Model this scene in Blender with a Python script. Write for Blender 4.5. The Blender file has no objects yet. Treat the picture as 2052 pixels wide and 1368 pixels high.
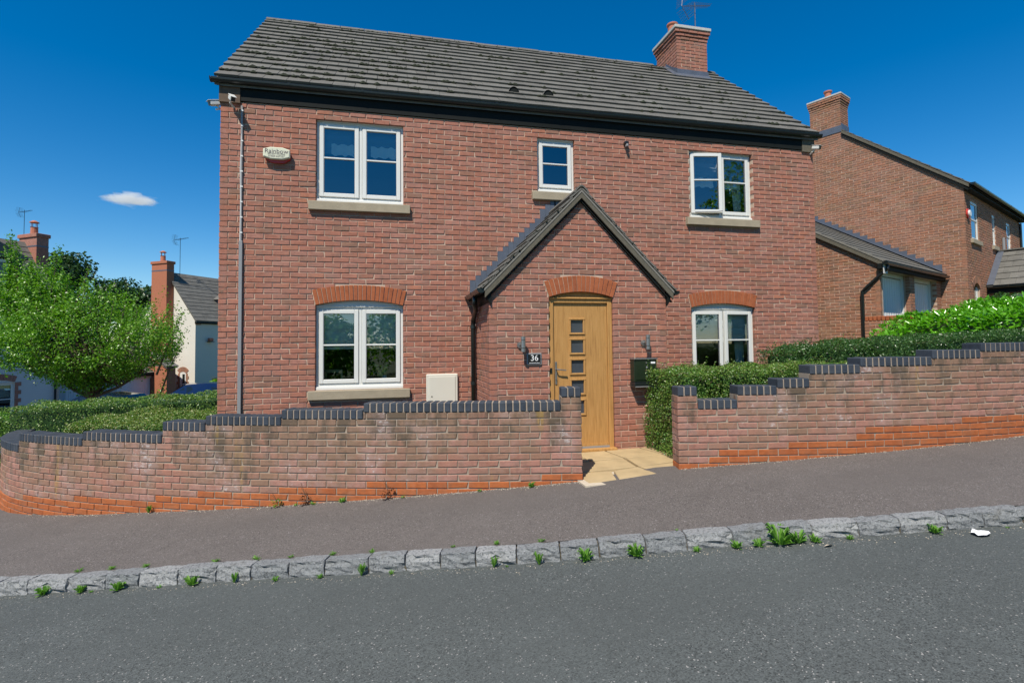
import bpy, bmesh, math, random
import numpy as np
from mathutils import Vector, Matrix
R_ = random.Random(7)
rad = math.radians
scene = bpy.context.scene
COL = scene.collection
# ------------------------------------------------------------------ camera, sky, sun
cam_d = bpy.data.cameras.new('camera'); cam = bpy.data.objects.new('camera', cam_d); COL.objects.link(cam)
Rm = ((0.974009444, -0.226228721, -0.011232485), (-0.001821553, 0.041765058, -0.999125799), (0.226500077, 0.973178424, 0.040267474))
CAMP = Vector((2.250757, -7.669520, 1.741630))
FPX = 1044.27
cm = Matrix.Identity(4)
for i in range(3):
    cm[i][0] = Rm[0][i]; cm[i][1] = -Rm[1][i]; cm[i][2] = -Rm[2][i]; cm[i][3] = CAMP[i]
cam.matrix_world = cm
cam_d.sensor_fit = 'HORIZONTAL'; cam_d.sensor_width = 36.0
cam_d.lens = 36.0 * FPX / 2052.0
cam_d.shift_y = -(684.0 - 650.0) / 2052.0
cam_d.clip_start = 0.05; cam_d.clip_end = 3000
scene.camera = cam
SUNV = Vector((-0.68, -1.0, 1.70)).normalized()
SUN_EL = math.asin(SUNV.z); SUN_ROT = math.atan2(SUNV.x, SUNV.y)
world = bpy.data.worlds.new('World'); scene.world = world; world.use_nodes = True
wt = world.node_tree; wt.nodes.clear()
wo = wt.nodes.new('ShaderNodeOutputWorld'); bg = wt.nodes.new('ShaderNodeBackground'); sky = wt.nodes.new('ShaderNodeTexSky')
sky.sky_type = 'NISHITA'; sky.sun_disc = False; sky.sun_elevation = SUN_EL; sky.sun_rotation = SUN_ROT
sky.altitude = 300; sky.air_density = 1.0; sky.dust_density = 0.0; sky.ozone_density = 3.0
hsv = wt.nodes.new('ShaderNodeHueSaturation'); hsv.inputs['Saturation'].default_value = 1.46; hsv.inputs['Value'].default_value = 1.25
wt.links.new(sky.outputs[0], hsv.inputs['Color']); wt.links.new(hsv.outputs[0], bg.inputs[0]); wt.links.new(bg.outputs[0], wo.inputs[0])
bg.inputs[1].default_value = 0.083
sl = bpy.data.lights.new('sun', 'SUN'); sl.energy = 4.8; sl.angle = rad(0.53); sl.color = (1.0, 0.93, 0.82)
so = bpy.data.objects.new('sun', sl); COL.objects.link(so)
so.rotation_euler = (-SUNV).to_track_quat('-Z', 'Y').to_euler(); so.location = (-8, -14, 20)
scene.view_settings.view_transform = 'Standard'; scene.view_settings.look = 'None'
scene.view_settings.exposure = 0.35; scene.view_settings.gamma = 1.0; scene.view_settings.use_curve_mapping = False
scene.render.engine = 'CYCLES'
scene.cycles.max_bounces = 8; scene.cycles.transparent_max_bounces = 16
scene.cycles.volume_bounces = 3
# ------------------------------------------------------------------ materials
def mat(name, build):
    m = bpy.data.materials.new(name); m.use_nodes = True
    nt = m.node_tree; nt.nodes.clear()
    out = nt.nodes.new('ShaderNodeOutputMaterial')
    build(m, nt, out); return m
class N:
    def __init__(s, nt): s.nt = nt
    def n(s, t, **k):
        x = s.nt.nodes.new(t)
        for a, b in k.items(): setattr(x, a, b)
        return x
    def l(s, a, b): s.nt.links.new(a, b)
    def pos(s): return s.n('ShaderNodeNewGeometry').outputs['Position']
    def noise(s, scale, detail=3, rough=.55, vec=None, stretch=None, dist=0):
        x = s.n('ShaderNodeTexNoise'); x.inputs['Scale'].default_value = scale
        x.inputs['Detail'].default_value = detail; x.inputs['Roughness'].default_value = rough; x.inputs['Distortion'].default_value = dist
        v = vec or s.pos()
        if stretch:
            mp = s.n('ShaderNodeMapping'); mp.inputs['Scale'].default_value = stretch; s.l(v, mp.inputs[0]); v = mp.outputs[0]
        s.l(v, x.inputs['Vector']); return x.outputs['Fac']
    def ramp(s, fac, stops, interp='LINEAR'):
        r = s.n('ShaderNodeValToRGB'); r.color_ramp.interpolation = interp
        e = r.color_ramp.elements
        while len(e) > 1: e.remove(e[-1])
        e[0].position = stops[0][0]; e[0].color = tuple(stops[0][1]) + (1,)
        for p, c in stops[1:]:
            q = e.new(p); q.color = tuple(c) + (1,)
        s.l(fac, r.inputs[0]); return r.outputs[0]
    def mr(s, fac, a, b, c=0, d=1):
        x = s.n('ShaderNodeMapRange'); s.l(fac, x.inputs[0])
        for i, v in enumerate((a, b, c, d)): x.inputs[i + 1].default_value = v
        return x.outputs[0]
    def mix(s, a, b, fac, mode='MIX'):
        x = s.n('ShaderNodeMix', data_type='RGBA', blend_type=mode)
        for v, i in ((fac, 0), (a, 6), (b, 7)):
            if hasattr(v, 'is_linked') or hasattr(v, 'links'): s.l(v, x.inputs[i])
            elif isinstance(v, (int, float)): x.inputs[i].default_value = v
            else: x.inputs[i].default_value = tuple(v) + (1,)
        return x.outputs[2]
    def math(s, op, a, b=0.0):
        x = s.n('ShaderNodeMath', operation=op)
        for i, v in enumerate((a, b)):
            if isinstance(v, (int, float)): x.inputs[i].default_value = v
            else: s.l(v, x.inputs[i])
        return x.outputs[0]
    def rnd(s):
        g = s.n('ShaderNodeNewGeometry'); o = s.n('ShaderNodeObjectInfo')
        return s.math('FRACT', s.math('ADD', g.outputs['Random Per Island'], s.math('MULTIPLY', o.outputs['Random'], 7.31)))
    def bump(s, h, st, dist=.01):
        b = s.n('ShaderNodeBump'); b.inputs['Strength'].default_value = st; b.inputs['Distance'].default_value = dist
        s.l(h, b.inputs['Height']); return b.outputs[0]
    def princ(s, out, col, rough=.8, metal=0, bump=None, spec=.3, coat=0):
        p = s.n('ShaderNodeBsdfPrincipled')
        for v, k in ((col, 'Base Color'), (rough, 'Roughness')):
            if isinstance(v, tuple): p.inputs[k].default_value = v + (1,)
            elif isinstance(v, (int, float)): p.inputs[k].default_value = v
            else: s.l(v, p.inputs[k])
        p.inputs['Metallic'].default_value = metal; p.inputs['Specular IOR Level'].default_value = spec
        p.inputs['Coat Weight'].default_value = coat
        if bump: s.l(bump, p.inputs['Normal'])
        if out: s.l(p.outputs[0], out.inputs[0])
        return p
def simple(name, c, rough=.6, metal=0, var=.12, scale=12, spec=.3, bump=.0, coat=0):
    def b(m, nt, out):
        k = N(nt); f = k.noise(scale, 4)
        col = k.mix(tuple(x * (1 - var) for x in c), tuple(min(1, x * (1 + var)) for x in c), f)
        k.princ(out, col, rough, metal, k.bump(k.noise(scale * 8, 3), bump) if bump else None, spec, coat)
    return mat(name, b)
def brick_mat(name, pal, weather=0, mottling=.5):
    if weather == 1: pal = [(r_ * .98, g_ * .97, b_ * .96) for r_, g_, b_ in pal]
    def b(m, nt, out):
        k = N(nt); r = k.rnd(); sx = k.n('ShaderNodeSeparateXYZ'); k.l(k.pos(), sx.inputs[0])
        below = k.math('SUBTRACT', k.math('ADD', k.math('MULTIPLY', sx.outputs['X'], .092), .80), sx.outputs['Z'])
        st = [(i / max(1, len(pal) - 1), c) for i, c in enumerate(pal)]
        col = k.ramp(r, st)
        f = k.noise(14, 5, .65)
        col = k.mix(col, k.ramp(f, [(.3, (.55, .5, .5)), (.5, (1, 1, 1)), (.72, (1.25, 1.2, 1.18))]), mottling, 'MULTIPLY')
        if weather in (1, 2): col = k.mix(col, (.235, .155, .12), k.mr(k.noise(7.5, 4, .6), .50, .68, 0, .55))
        if weather == 1:      # pinkish bloom towards some bricks, slight large patches
            g = k.noise(.9, 4, .6)
            col = k.mix(col, (.36, .215, .17), k.mr(g, .5, .75, 0, .35))
            col = k.mix(col, (.30, .13, .05), k.mr(k.noise(2.3, 3), .62, .75, 0, .3)); col = k.mix(col, (.17, .10, .07), k.mr(k.noise(1.5, 5, .65, stretch=(2.6, 2.6, .5)), .55, .75, 0, .38))
        if weather == 2:      # garden wall: streaks, algae ochre, white salts
            below = k.math('ADD', below, k.math('MULTIPLY', k.math('SUBTRACT', r, .5), .30)); below = k.math('ADD', below, k.math('MULTIPLY', k.math('SUBTRACT', k.noise(9, 5, .75), .5), .7))
            g = k.noise(1.0, 5, .65, stretch=(2.2, 2.2, .55))
            col = k.mix(col, (.21, .145, .095), k.mr(k.math('SUBTRACT', g, k.math('MULTIPLY', below, .34)), .27, .48, 0, .72))
            g2 = k.noise(3.2, 4, .6, stretch=(1.6, 1.6, .5))
            col = k.mix(col, (.085, .07, .05), k.mr(k.math('SUBTRACT', g2, k.math('MULTIPLY', below, .35)), .42, .56, 0, .75))
            g3 = k.noise(1.7, 4, .6, stretch=(1.3, 1.3, 1.2))
            col = k.mix(col, (.40, .28, .255), k.mr(k.math('ADD', g3, k.math('MULTIPLY', k.math('SUBTRACT', k.noise(12, 5, .75), .5), .35)), .50, .70, 0, .5))
            g4 = k.noise(19, 4, .7, stretch=(1, 1, 1.5))
            col = k.mix(col, (.55, .52, .5), k.mr(k.math('MULTIPLY', g4, g3), .35, .40, 0, .5))
            g5 = k.noise(2.1, 3, .5, stretch=(2.5, 2.5, .3), dist=.3)
            col = k.mix(col, (.34, .22, .055), k.mr(g5, .66, .76, 0, .6))
        if weather == 3: col = k.mix(col, (.20, .12, .075), k.mr(k.noise(4.5, 6, .75), .46, .70, 0, .45)); col = k.mix(col, (.36, .27, .20), k.mr(k.noise(2.2, 5, .7), .58, .7, 0, .18))
        h = k.noise(85, 4, .7)
        k.princ(out, col, .88, 0, k.bump(h, .55, .006), .2)
    return mat(name, b)
RED = [(.25, .14, .098), (.32, .145, .10), (.355, .148, .10), (.34, .148, .104), (.37, .157, .108), (.36, .153, .108), (.345, .165, .125), (.375, .175, .13), (.39, .158, .098)]
M_brick = brick_mat('facing_brick', RED, 1)
M_gbrick = brick_mat('garden_wall_brick', [(.28, .155, .105), (.31, .16, .115), (.335, .16, .115), (.35, .18, .14), (.27, .15, .10)], 2)
M_dpc = brick_mat('orange_brick', [(.33, .10, .042), (.36, .112, .048), (.30, .092, .042)], 0, .45)
M_dpcw = brick_mat('weathered_orange_brick', [(.36, .105, .035), (.39, .118, .04), (.33, .096, .035)], 3, .45)
M_blue = brick_mat('blue_coping_brick', [(.035, .045, .06), (.05, .062, .08), (.042, .05, .062), (.06, .07, .085)], 0, .5)
M_brick2 = brick_mat('neighbour_brick', [(.23, .135, .085), (.32, .155, .09), (.36, .165, .10), (.31, .15, .09), (.34, .18, .12), (.28, .165, .095)], 1)
def mortar(name, c):
    def b(m, nt, out):
        k = N(nt); f = k.noise(30, 4); g = k.noise(1.5, 3)
        col = k.mix(tuple(x * .8 for x in c), tuple(x * 1.15 for x in c), f)
        col = k.mix(col, tuple(x * .75 for x in c), k.mr(g, .45, .7, 0, .6))
        k.princ(out, col, .95, 0, k.bump(k.noise(160, 3), .6, .004), .1)
    return mat(name, b)
M_mort = mortar('buff_mortar', (.50, .375, .285))
M_gmort = mortar('weathered_mortar', (.34, .28, .22))
def tile_m(m, nt, out):
    k = N(nt); r = k.rnd()
    col = k.ramp(r, [(0, (.118, .113, .10)), (.5, (.13, .125, .11)), (1, (.145, .14, .124))])
    col = k.mix(col, (.06, .06, .055), k.mr(k.noise(3.2, 5, .65), .5, .72, 0, .6))
    col = k.mix(col, (.50, .50, .46), k.mr(k.noise(34, 3, .6), .68, .75, 0, .8))
    col = k.mix(col, (.22, .215, .19), k.mr(k.noise(9, 4, .7), .58, .72, 0, .5))
    k.princ(out, col, .85, 0, k.bump(k.noise(60, 4, .7), .6, .008), .25)
M_tile = mat('roof_tile', tile_m)
M_moss = simple('moss', (.025, .03, .018), .95, 0, .4, 30)
M_black = simple('black_plastic', (.012, .016, .016), .28, 0, .1, 5, .5)
M_soffit = simple('dark_board', (.011, .013, .012), .6, 0, .3, 4, .1)
M_timber = simple('weathered_verge', (.115, .104, .078), .85, 0, .35, 22, .2, .3)
M_lead = simple('lead', (.105, .12, .15), .45, .25, .25, 9, .5, .1)
M_white = simple('white_upvc', (.66, .66, .62), .32, 0, .05, 3, .5)
M_cream = simple('cream_render', (.62, .58, .49), .9, 0, .06, 1.2, .2, .1)
M_greyr = simple('pale_render', (.55, .54, .52), .9, 0, .06, 1.2, .2, .1)
M_bed = simple('verge_mortar', (.20, .19, .165), .9, 0, .35, 25, .2, .3)
M_cement = simple('cement', (.45, .45, .42), .9, 0, .2, 14, .2, .2)
M_sill = simple('sandstone_sill', (.33, .28, .20), .9, 0, .22, 7, .2, .25)
M_grey = simple('grey_plastic', (.24, .245, .25), .45, 0, .1, 5, .4)
M_steel = simple('brushed_steel', (.36, .35, .33), .4, .85, .1, 8, .5)
M_pot = simple('terracotta', (.42, .16, .10), .85, 0, .15, 10, .2)
M_metal = simple('aerial_metal', (.22, .22, .23), .4, .8, .1, 20, .5)
M_red = simple('red_plastic', (.45, .03, .02), .4, 0, .05, 5, .5)
M_creamp = simple('cream_plastic', (.62, .62, .47), .4, 0, .04, 5, .4)
M_meter = simple('meter_box', (.62, .59, .50), .5, 0, .04, 3, .4)
M_ink = simple('dark_lettering', (.05, .03, .05), .6)
M_wtext = simple('white_lettering', (.8, .8, .78), .5)
M_mbox = simple('dark_green_metal', (.018, .03, .016), .3, .2, .15, 6, .5)
M_slate = simple('black_slate', (.01, .011, .012), .35, 0, .3, 20, .5)
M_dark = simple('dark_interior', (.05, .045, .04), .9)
M_blind = simple('blind_fabric', (.72, .76, .74), .9, 0, .05, 8, .2)
M_blind_shade = simple('grey_blue_blind', (.20, .25, .29), .9, 0, .05, 8, .2)  # upper-window blinds: shade put into a darker copy of the fabric colour
M_whitefab = simple('white_fabric', (.72, .78, .78), .9, 0, .05, 10, .2)
M_chairw = simple('pale_wood', (.55, .42, .22), .6)
M_paper = simple('white_paper', (.8, .8, .8), .7)
M_garage = simple('garage_door_white', (.76, .75, .73), .45, 0, .04, 3, .4)
M_tilehung = simple('dark_cladding', (.045, .055, .07), .7, 0, .2, 8, .3)
def oak(m, nt, out):
    k = N(nt); w = k.noise(9, 5, .6, stretch=(6, 6, .35), dist=.6)
    col = k.ramp(w, [(.25, (.30, .15, .046)), (.5, (.435, .232, .074)), (.75, (.50, .28, .10))])
    col = k.mix(col, (.30, .16, .05), k.mr(k.noise(60, 2, .5, stretch=(5, 5, .3)), .55, .7, 0, .35))
    k.princ(out, col, .5, 0, None, .35)
M_oak = mat('oak_door', oak)
def glass_b(refl, tint):
    def b(m, nt, out):
        k = N(nt); g = k.n('ShaderNodeBsdfGlossy'); g.inputs['Roughness'].default_value = .01; g.inputs['Color'].default_value = (.95, .98, 1, 1)
        t = k.n('ShaderNodeBsdfTransparent'); t.inputs['Color'].default_value = tint + (1,)
        fr = k.n('ShaderNodeFresnel'); fr.inputs['IOR'].default_value = 1.5
        f = k.math('ADD', k.math('MULTIPLY', fr.outputs[0], 1.3), refl)
        bb = k.bump(k.noise(1.6, 1), .04, .02); k.l(bb, g.inputs['Normal'])
        x = k.n('ShaderNodeMixShader'); k.l(f, x.inputs[0]); k.l(t.outputs[0], x.inputs[1]); k.l(g.outputs[0], x.inputs[2]); k.l(x.outputs[0], out.inputs[0])
    return b
M_glass = mat('window_glass', glass_b(.12, (.80, .87, .85)))
M_obsc = simple('obscured_glass', (.05, .06, .075), .12, 0, .2, 3, .8)
def leafm(name, pal, trans=.35, gloss=.35, rough=.35):
    def b(m, nt, out):
        k = N(nt); col = k.ramp(k.rnd(), [(i / (len(pal) - 1), c) for i, c in enumerate(pal)])
        p = k.princ(None, col, rough, 0, None, gloss)
        t = k.n('ShaderNodeBsdfTranslucent'); k.l(k.mix(col, (1.0, 1.2, .3), 1.0, 'MULTIPLY'), t.inputs[0])
        x = k.n('ShaderNodeMixShader'); x.inputs[0].default_value = trans
        k.l(p.outputs[0], x.inputs[1]); k.l(t.outputs[0], x.inputs[2]); k.l(x.outputs[0], out.inputs[0])
    return mat(name, b)
M_leaf = leafm('tree_leaf', [(.09, .22, .018), (.13, .31, .022), (.18, .38, .03), (.25, .43, .045)], .42, .6, .33)
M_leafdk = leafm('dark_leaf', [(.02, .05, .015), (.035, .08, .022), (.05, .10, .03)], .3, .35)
M_hedge = leafm('box_leaf', [(.05, .13, .02), (.075, .18, .026), (.12, .24, .035), (.19, .30, .05), (.24, .27, .09)], .3, .55, .36)
M_hedge3 = leafm('variegated_leaf', [(.05, .13, .02), (.09, .20, .03), (.17, .28, .05), (.28, .34, .09), (.36, .35, .16)], .3, .6, .34)
M_hedge2 = leafm('dark_box_leaf', [(.025, .07, .016), (.04, .11, .022), (.065, .15, .03), (.10, .19, .045)], .25, .6, .34)
M_laurel = leafm('laurel_leaf', [(.09, .28, .012), (.13, .38, .016), (.18, .45, .025)], .38, .8, .22)
M_weed = leafm('weed_leaf', [(.10, .25, .03), (.14, .32, .04), (.18, .36, .055)], .4, .4, .45)
M_twig = simple('brown_twig', (.13, .085, .055), .9)
M_redleaf = leafm('brown_leaf', [(.10, .03, .015), (.06, .03, .012)], .2, .3, .5)
M_bark = simple('bark', (.11, .085, .06), .9, 0, .35, 20, .2, .5)
M_orchid = simple('orchid_petal', (.60, .58, .15), .7)
def asphalt(name, base, speck, sp_scale, light, patch):
    def b(m, nt, out):
        k = N(nt)
        v = k.n('ShaderNodeTexVoronoi'); v.inputs['Scale'].default_value = sp_scale; k.l(k.pos(), v.inputs['Vector'])
        sep = k.n('ShaderNodeSeparateColor'); k.l(v.outputs['Color'], sep.inputs[0])
        col = k.mix(tuple(x * .72 for x in base), tuple(x * 1.35 for x in base), sep.outputs[0])
        col = k.mix(col, light, k.mr(sep.outputs[1], 1 - speck, 1 - speck * .6, 0, .85))
        col = k.mix(col, tuple(x * .35 for x in base), k.mr(sep.outputs[2], .86, .93, 0, .8))
        g = k.noise(.8, 5, .6); col = k.mix(col, tuple(x * 1.22 for x in base), k.mr(g, .4, .7, 0, patch))
        g = k.noise(3.5, 4, .6); col = k.mix(col, tuple(x * .75 for x in base), k.mr(g, .5, .75, 0, patch))
        w = k.noise(.35, 3, .5, stretch=(1, 3.2, 1)); col = k.mix(col, tuple(x * .86 for x in base), k.mr(w, .48, .56, 0, .35))
        cr = k.n('ShaderNodeTexVoronoi', feature='DISTANCE_TO_EDGE'); cr.inputs['Scale'].default_value = .42
        wv = k.n('ShaderNodeVectorMath', operation='ADD'); nz = k.n('ShaderNodeTexNoise'); nz.inputs['Scale'].default_value = 3.0; k.l(k.pos(), nz.inputs['Vector']); sc = k.n('ShaderNodeVectorMath', operation='SCALE'); sc.inputs['Scale'].default_value = .5; k.l(nz.outputs['Color'], sc.inputs[0]); k.l(k.pos(), wv.inputs[0]); k.l(sc.outputs[0], wv.inputs[1]); k.l(wv.outputs[0], cr.inputs['Vector'])
        crk = k.math('MULTIPLY', k.mr(cr.outputs['Distance'], .0012, .005, 1, 0), k.mr(k.noise(.6, 2), .52, .6, 0, 1)); col = k.mix(col, tuple(x * .4 for x in base), k.math('MULTIPLY', crk, .2))
        k.princ(out, col, .85, 0, k.bump(k.math('ADD', v.outputs['Distance'], k.noise(sp_scale * 1.6, 2)), .7, .004), .25)
    return mat(name, b)
M_road = asphalt('road_asphalt', (.082, .091, .088), .022, 130, (.34, .33, .31), .38)
M_pave = asphalt('pavement_asphalt', (.124, .110, .101), .02, 140, (.33, .31, .30), .4)
def granite(m, nt, out):
    k = N(nt); r = k.rnd(); col = k.ramp(r, [(0, (.21, .22, .222)), (.5, (.25, .257, .257)), (1, (.32, .325, .32))])
    col = k.mix(col, (.06, .065, .07), k.mr(k.noise(55, 3, .7), .52, .62, 0, .7))
    col = k.mix(col, (.5, .5, .5), k.mr(k.noise(80, 2, .6), .6, .7, 0, .5))
    col = k.mix(col, (.10, .09, .06), k.mr(k.noise(6, 4, .6), .6, .75, 0, .5))
    k.princ(out, col, .85, 0, k.bump(k.noise(40, 5, .75), .9, .02), .25)
M_granite = mat('granite', granite)
M_flag = simple('sandstone_flag', (.40, .30, .165), .85, 0, .3, 5, .25, .35)
M_crumb = simple('stone_crumb', (.50, .43, .33), .9, 0, .3, 30)
def soil(m, nt, out):
    k = N(nt); col = k.mix((.05, .075, .025), (.10, .12, .05), k.noise(3, 5)); k.princ(out, col, .95)
M_ground = mat('rough_ground', soil)
M_carblue = simple('blue_car_paint', (.006, .02, .07), .25, .3, .02, 2, .5, 0, 1.0)
M_carblack = simple('black_car_paint', (.008, .008, .01), .2, .3, .02, 2, .5, 0, 1.0)
M_carglass = simple('car_glass', (.012, .018, .02), .05, 0, .02, 2, .8)
M_tyre = simple('tyre_rubber', (.02, .02, .02), .8)
M_orangew = brick_mat('soft_orange_brick', [(.36, .135, .075), (.38, .14, .08), (.37, .14, .075)], 0, .3)
M_lens = simple('clear_lens', (.6, .62, .62), .1, .3)
M_yellowpipe = simple('pale_cable', (.7, .7, .68), .5)
# ------------------------------------------------------------------ objects
WO = {}
def link(o, parent=None, wpos=None):
    COL.objects.link(o)
    if parent is not None:
        o.parent = parent
    return o
def props(o, label=None, cat=None, group=None, kind=None):
    if label: o['label'] = label
    if cat: o['category'] = cat
    if group: o['group'] = group
    if kind: o['kind'] = kind
    return o
def thing(name, label, cat, loc=(0, 0, 0), rz=0, group=None):
    o = bpy.data.objects.new(name, None); COL.objects.link(o); o.location = loc; o.rotation_euler = (0, 0, rz); o.empty_display_size = .2
    WO[o.name] = Vector(loc) if rz == 0 else None
    return props(o, label, cat, group)
class MB:
    def __init__(s): s.v = []; s.f = []; s.sm = False
    def add(s, vs, fs):
        o = len(s.v); s.v.extend(vs); s.f.extend([tuple(i + o for i in f) for f in fs]); return s
    def box(s, x0, x1, y0, y1, z0, z1, M=None):
        vs = [(x, y, z) for z in (z0, z1) for y in (y0, y1) for x in (x0, x1)]
        if M is not None: vs = [tuple(M @ Vector(v)) for v in vs]
        return s.add(vs, [(0, 2, 3, 1), (4, 5, 7, 6), (0, 1, 5, 4), (1, 3, 7, 5), (3, 2, 6, 7), (2, 0, 4, 6)])
    def bbox(s, x0, x1, y0, y1, z0, z1, b=.004, M=None):
        # box with bevelled vertical and horizontal front edges (chamfer all round in plan and section)
        b = min(b, (x1 - x0) * .3, (y1 - y0) * .3, (z1 - z0) * .3)
        vs = []
        for (zz, i) in ((z0, b), (z0 + b, 0), (z1 - b, 0), (z1, b)):
            a0, a1, c0, c1 = x0 + i, x1 - i, y0 + i, y1 - i
            vs += [(a0 + b, c0, zz), (a1 - b, c0, zz), (a1, c0 + b, zz), (a1, c1 - b, zz), (a1 - b, c1, zz), (a0 + b, c1, zz), (a0, c1 - b, zz), (a0, c0 + b, zz)]
        fs = [tuple(range(7, -1, -1)), tuple(range(24, 32))]
        for k in range(3):
            for i in range(8):
                j = (i + 1) % 8; fs.append((k * 8 + i, k * 8 + j, k * 8 + 8 + j, k * 8 + 8 + i))
        if M is not None: vs = [tuple(M @ Vector(v)) for v in vs]
        return s.add(vs, fs)
    def prism(s, poly, d):      # poly: list of 3D points (front), d: extrusion vector
        n = len(poly); d = Vector(d); vs = [tuple(p) for p in poly] + [tuple(Vector(p) + d) for p in poly]
        fs = [tuple(range(n)), tuple(range(2 * n - 1, n - 1, -1))] + [(i, n + i, n + (i + 1) % n, (i + 1) % n) for i in range(n)]
        return s.add(vs, fs)
    def tube(s, pts, r, n=8, cap=True, radii=None):
        pts = [Vector(p) for p in pts]; rings = []
        for i, p in enumerate(pts):
            d = (pts[min(i + 1, len(pts) - 1)] - pts[max(i - 1, 0)]).normalized()
            a = d.orthogonal().normalized() if i == 0 else (prev - d * prev.dot(d)).normalized()
            prev = a; b = d.cross(a); rr = radii[i] if radii else r
            rings.append([tuple(p + (a * math.cos(2 * math.pi * k / n) + b * math.sin(2 * math.pi * k / n)) * rr) for k in range(n)])
        vs = [v for q in rings for v in q]; fs = []
        for i in range(len(pts) - 1):
            for k in range(n):
                fs.append((i * n + k, i * n + (k + 1) % n, (i + 1) * n + (k + 1) % n, (i + 1) * n + k))
        if cap: fs += [tuple(range(n - 1, -1, -1)), tuple(range((len(pts) - 1) * n, len(pts) * n))]
        return s.add(vs, fs)
    def lathe(s, prof, c=(0, 0, 0), n=16, axis='z'):
        vs = []; c = Vector(c)
        for r, z in prof:
            for k in range(n):
                a = 2 * math.pi * k / n; p = Vector((r * math.cos(a), r * math.sin(a), z))
                if axis == 'y': p = Vector((p.x, p.z, p.y))
                if axis == 'x': p = Vector((p.z, p.x, p.y))
                vs.append(tuple(c + p))
        fs = []
        for i in range(len(prof) - 1):
            for k in range(n): fs.append((i * n + k, i * n + (k + 1) % n, (i + 1) * n + (k + 1) % n, (i + 1) * n + k))
        fs += [tuple(range(n - 1, -1, -1)), tuple(range((len(prof) - 1) * n, len(prof) * n))]
        return s.add(vs, fs)
    def build(s, name, m, parent=None, smooth=False, world=True, **k):
        me = bpy.data.meshes.new(name); me.from_pydata(s.v, [], s.f); me.materials.append(m)
        if smooth or s.sm: me.polygons.foreach_set('use_smooth', [True] * len(me.polygons))
        me.update()
        return place(name, me, parent, **k)
def place(name, me, parent=None, loc=None, **k):
    o = bpy.data.objects.new(name, me); COL.objects.link(o)
    w = Vector((0, 0, 0))
    if parent is not None:
        o.parent = parent
        w = WO.get(parent.name)
        if w is not None: o.location = -w
        if loc is not None: o.location = o.location + Vector(loc)
    elif loc is not None: o.location = loc
    WO[o.name] = None if w is None else Vector(loc or (0, 0, 0))
    return props(o, **k)
def fix_normals(o):
    bm = bmesh.new(); bm.from_mesh(o.data); bmesh.ops.recalc_face_normals(bm, faces=bm.faces); bm.to_mesh(o.data); bm.free(); return o
def text_mesh(name, body, size, m, parent, M, ext=.002, align='CENTER', **k):
    cu = bpy.data.curves.new(name, 'FONT'); cu.body = body; cu.size = size; cu.align_x = align; cu.align_y = 'CENTER'; cu.extrude = ext; cu.resolution_u = 3
    if k.get('bold'): cu.offset = k.pop('bold')
    t = bpy.data.objects.new(name, cu); COL.objects.link(t)
    me = bpy.data.meshes.new_from_object(t, depsgraph=bpy.context.evaluated_depsgraph_get()); bpy.data.objects.remove(t); bpy.data.curves.remove(cu)
    me.transform(M); me.materials.clear(); me.materials.append(m); me.name = name
    return place(name, me, parent, **k)
FACE = Matrix.Rotation(rad(90), 4, 'X')      # text in XZ plane facing -Y
# ------------------------------------------------------------------ brickwork
def brick_geo(L, H, D, rg, ch=.0045, jit=.0022):
    j = lambda a=jit: rg.uniform(-a, a)
    x0, x1, z0, z1 = -L / 2, L / 2, -H / 2, H / 2
    ring = [(x0 + j(), .005 + j(.0015), z0 + j()), (x1 + j(), .005 + j(.0015), z0 + j()), (x1 + j(), .005 + j(.0015), z1 + j()), (x0 + j(), .005 + j(.0015), z1 + j())]
    if rg.random() < .08:
        c = rg.randrange(4); sx = (1, -1, -1, 1)[c]; sz = (1, 1, -1, -1)[c]
        ring[c] = (ring[c][0] + sx * .010, ring[c][1] + .003, ring[c][2] + sz * .006)
    fr = [(p[0] + (ch if i in (0, 3) else -ch), j(.0018), p[2] + (ch if i < 2 else -ch)) for i, p in enumerate(ring)]
    bk = [(x0, D, z0), (x1, D, z0), (x1, D, z1), (x0, D, z1)]
    v = fr + ring + bk
    f = [(0, 1, 2, 3)] + [(4 + i, 4 + (i + 1) % 4, (i + 1) % 4, i) for i in range(4)] + [(8 + i, 8 + (i + 1) % 4, 4 + (i + 1) % 4, 4 + i) for i in range(4)]
    return v, f
VAR = {}
def brick_var(L, H, D, m, name='brick', n=10, jit=.0022):
    key = (round(L, 4), round(H, 4), round(D, 4), m.name, name)
    if key not in VAR:
        VAR[key] = []
        for i in range(n if L > .2 or H > .09 or round(L, 4) in (.1025,) else 1):
            v, f = brick_geo(L, H, D, R_, jit=jit); me = bpy.data.meshes.new(name); me.from_pydata(v, [], f); me.materials.append(m); VAR[key].append(me)
    return R_.choice(VAR[key])
class Flat:
    def __init__(s, O, d): s.O = Vector((O[0], O[1])); s.d = Vector((d[0], d[1])).normalized()
    def at(s, u): p = s.O + s.d * u; return p.x, p.y, math.atan2(s.d.y, s.d.x)
class Curve:
    def __init__(s, pts):
        s.p = [Vector(q) for q in pts]; s.c = [0]
        for a, b in zip(s.p, s.p[1:]): s.c.append(s.c[-1] + (b - a).length)
        s.L = s.c[-1]
    def at(s, u):
        i = int(np.searchsorted(s.c, min(max(u, 0), s.L - 1e-6), side='right')) - 1; i = max(0, min(i, len(s.p) - 2))
        a, b = s.p[i], s.p[i + 1]; t = (u - s.c[i]) / (s.c[i + 1] - s.c[i]); q = a.lerp(b, t)
        j0, j1 = max(i - 1, 0), min(i + 2, len(s.p) - 1); d = s.p[j1] - s.p[j0]
        return q.x, q.y, math.atan2(d.y, d.x)
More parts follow.
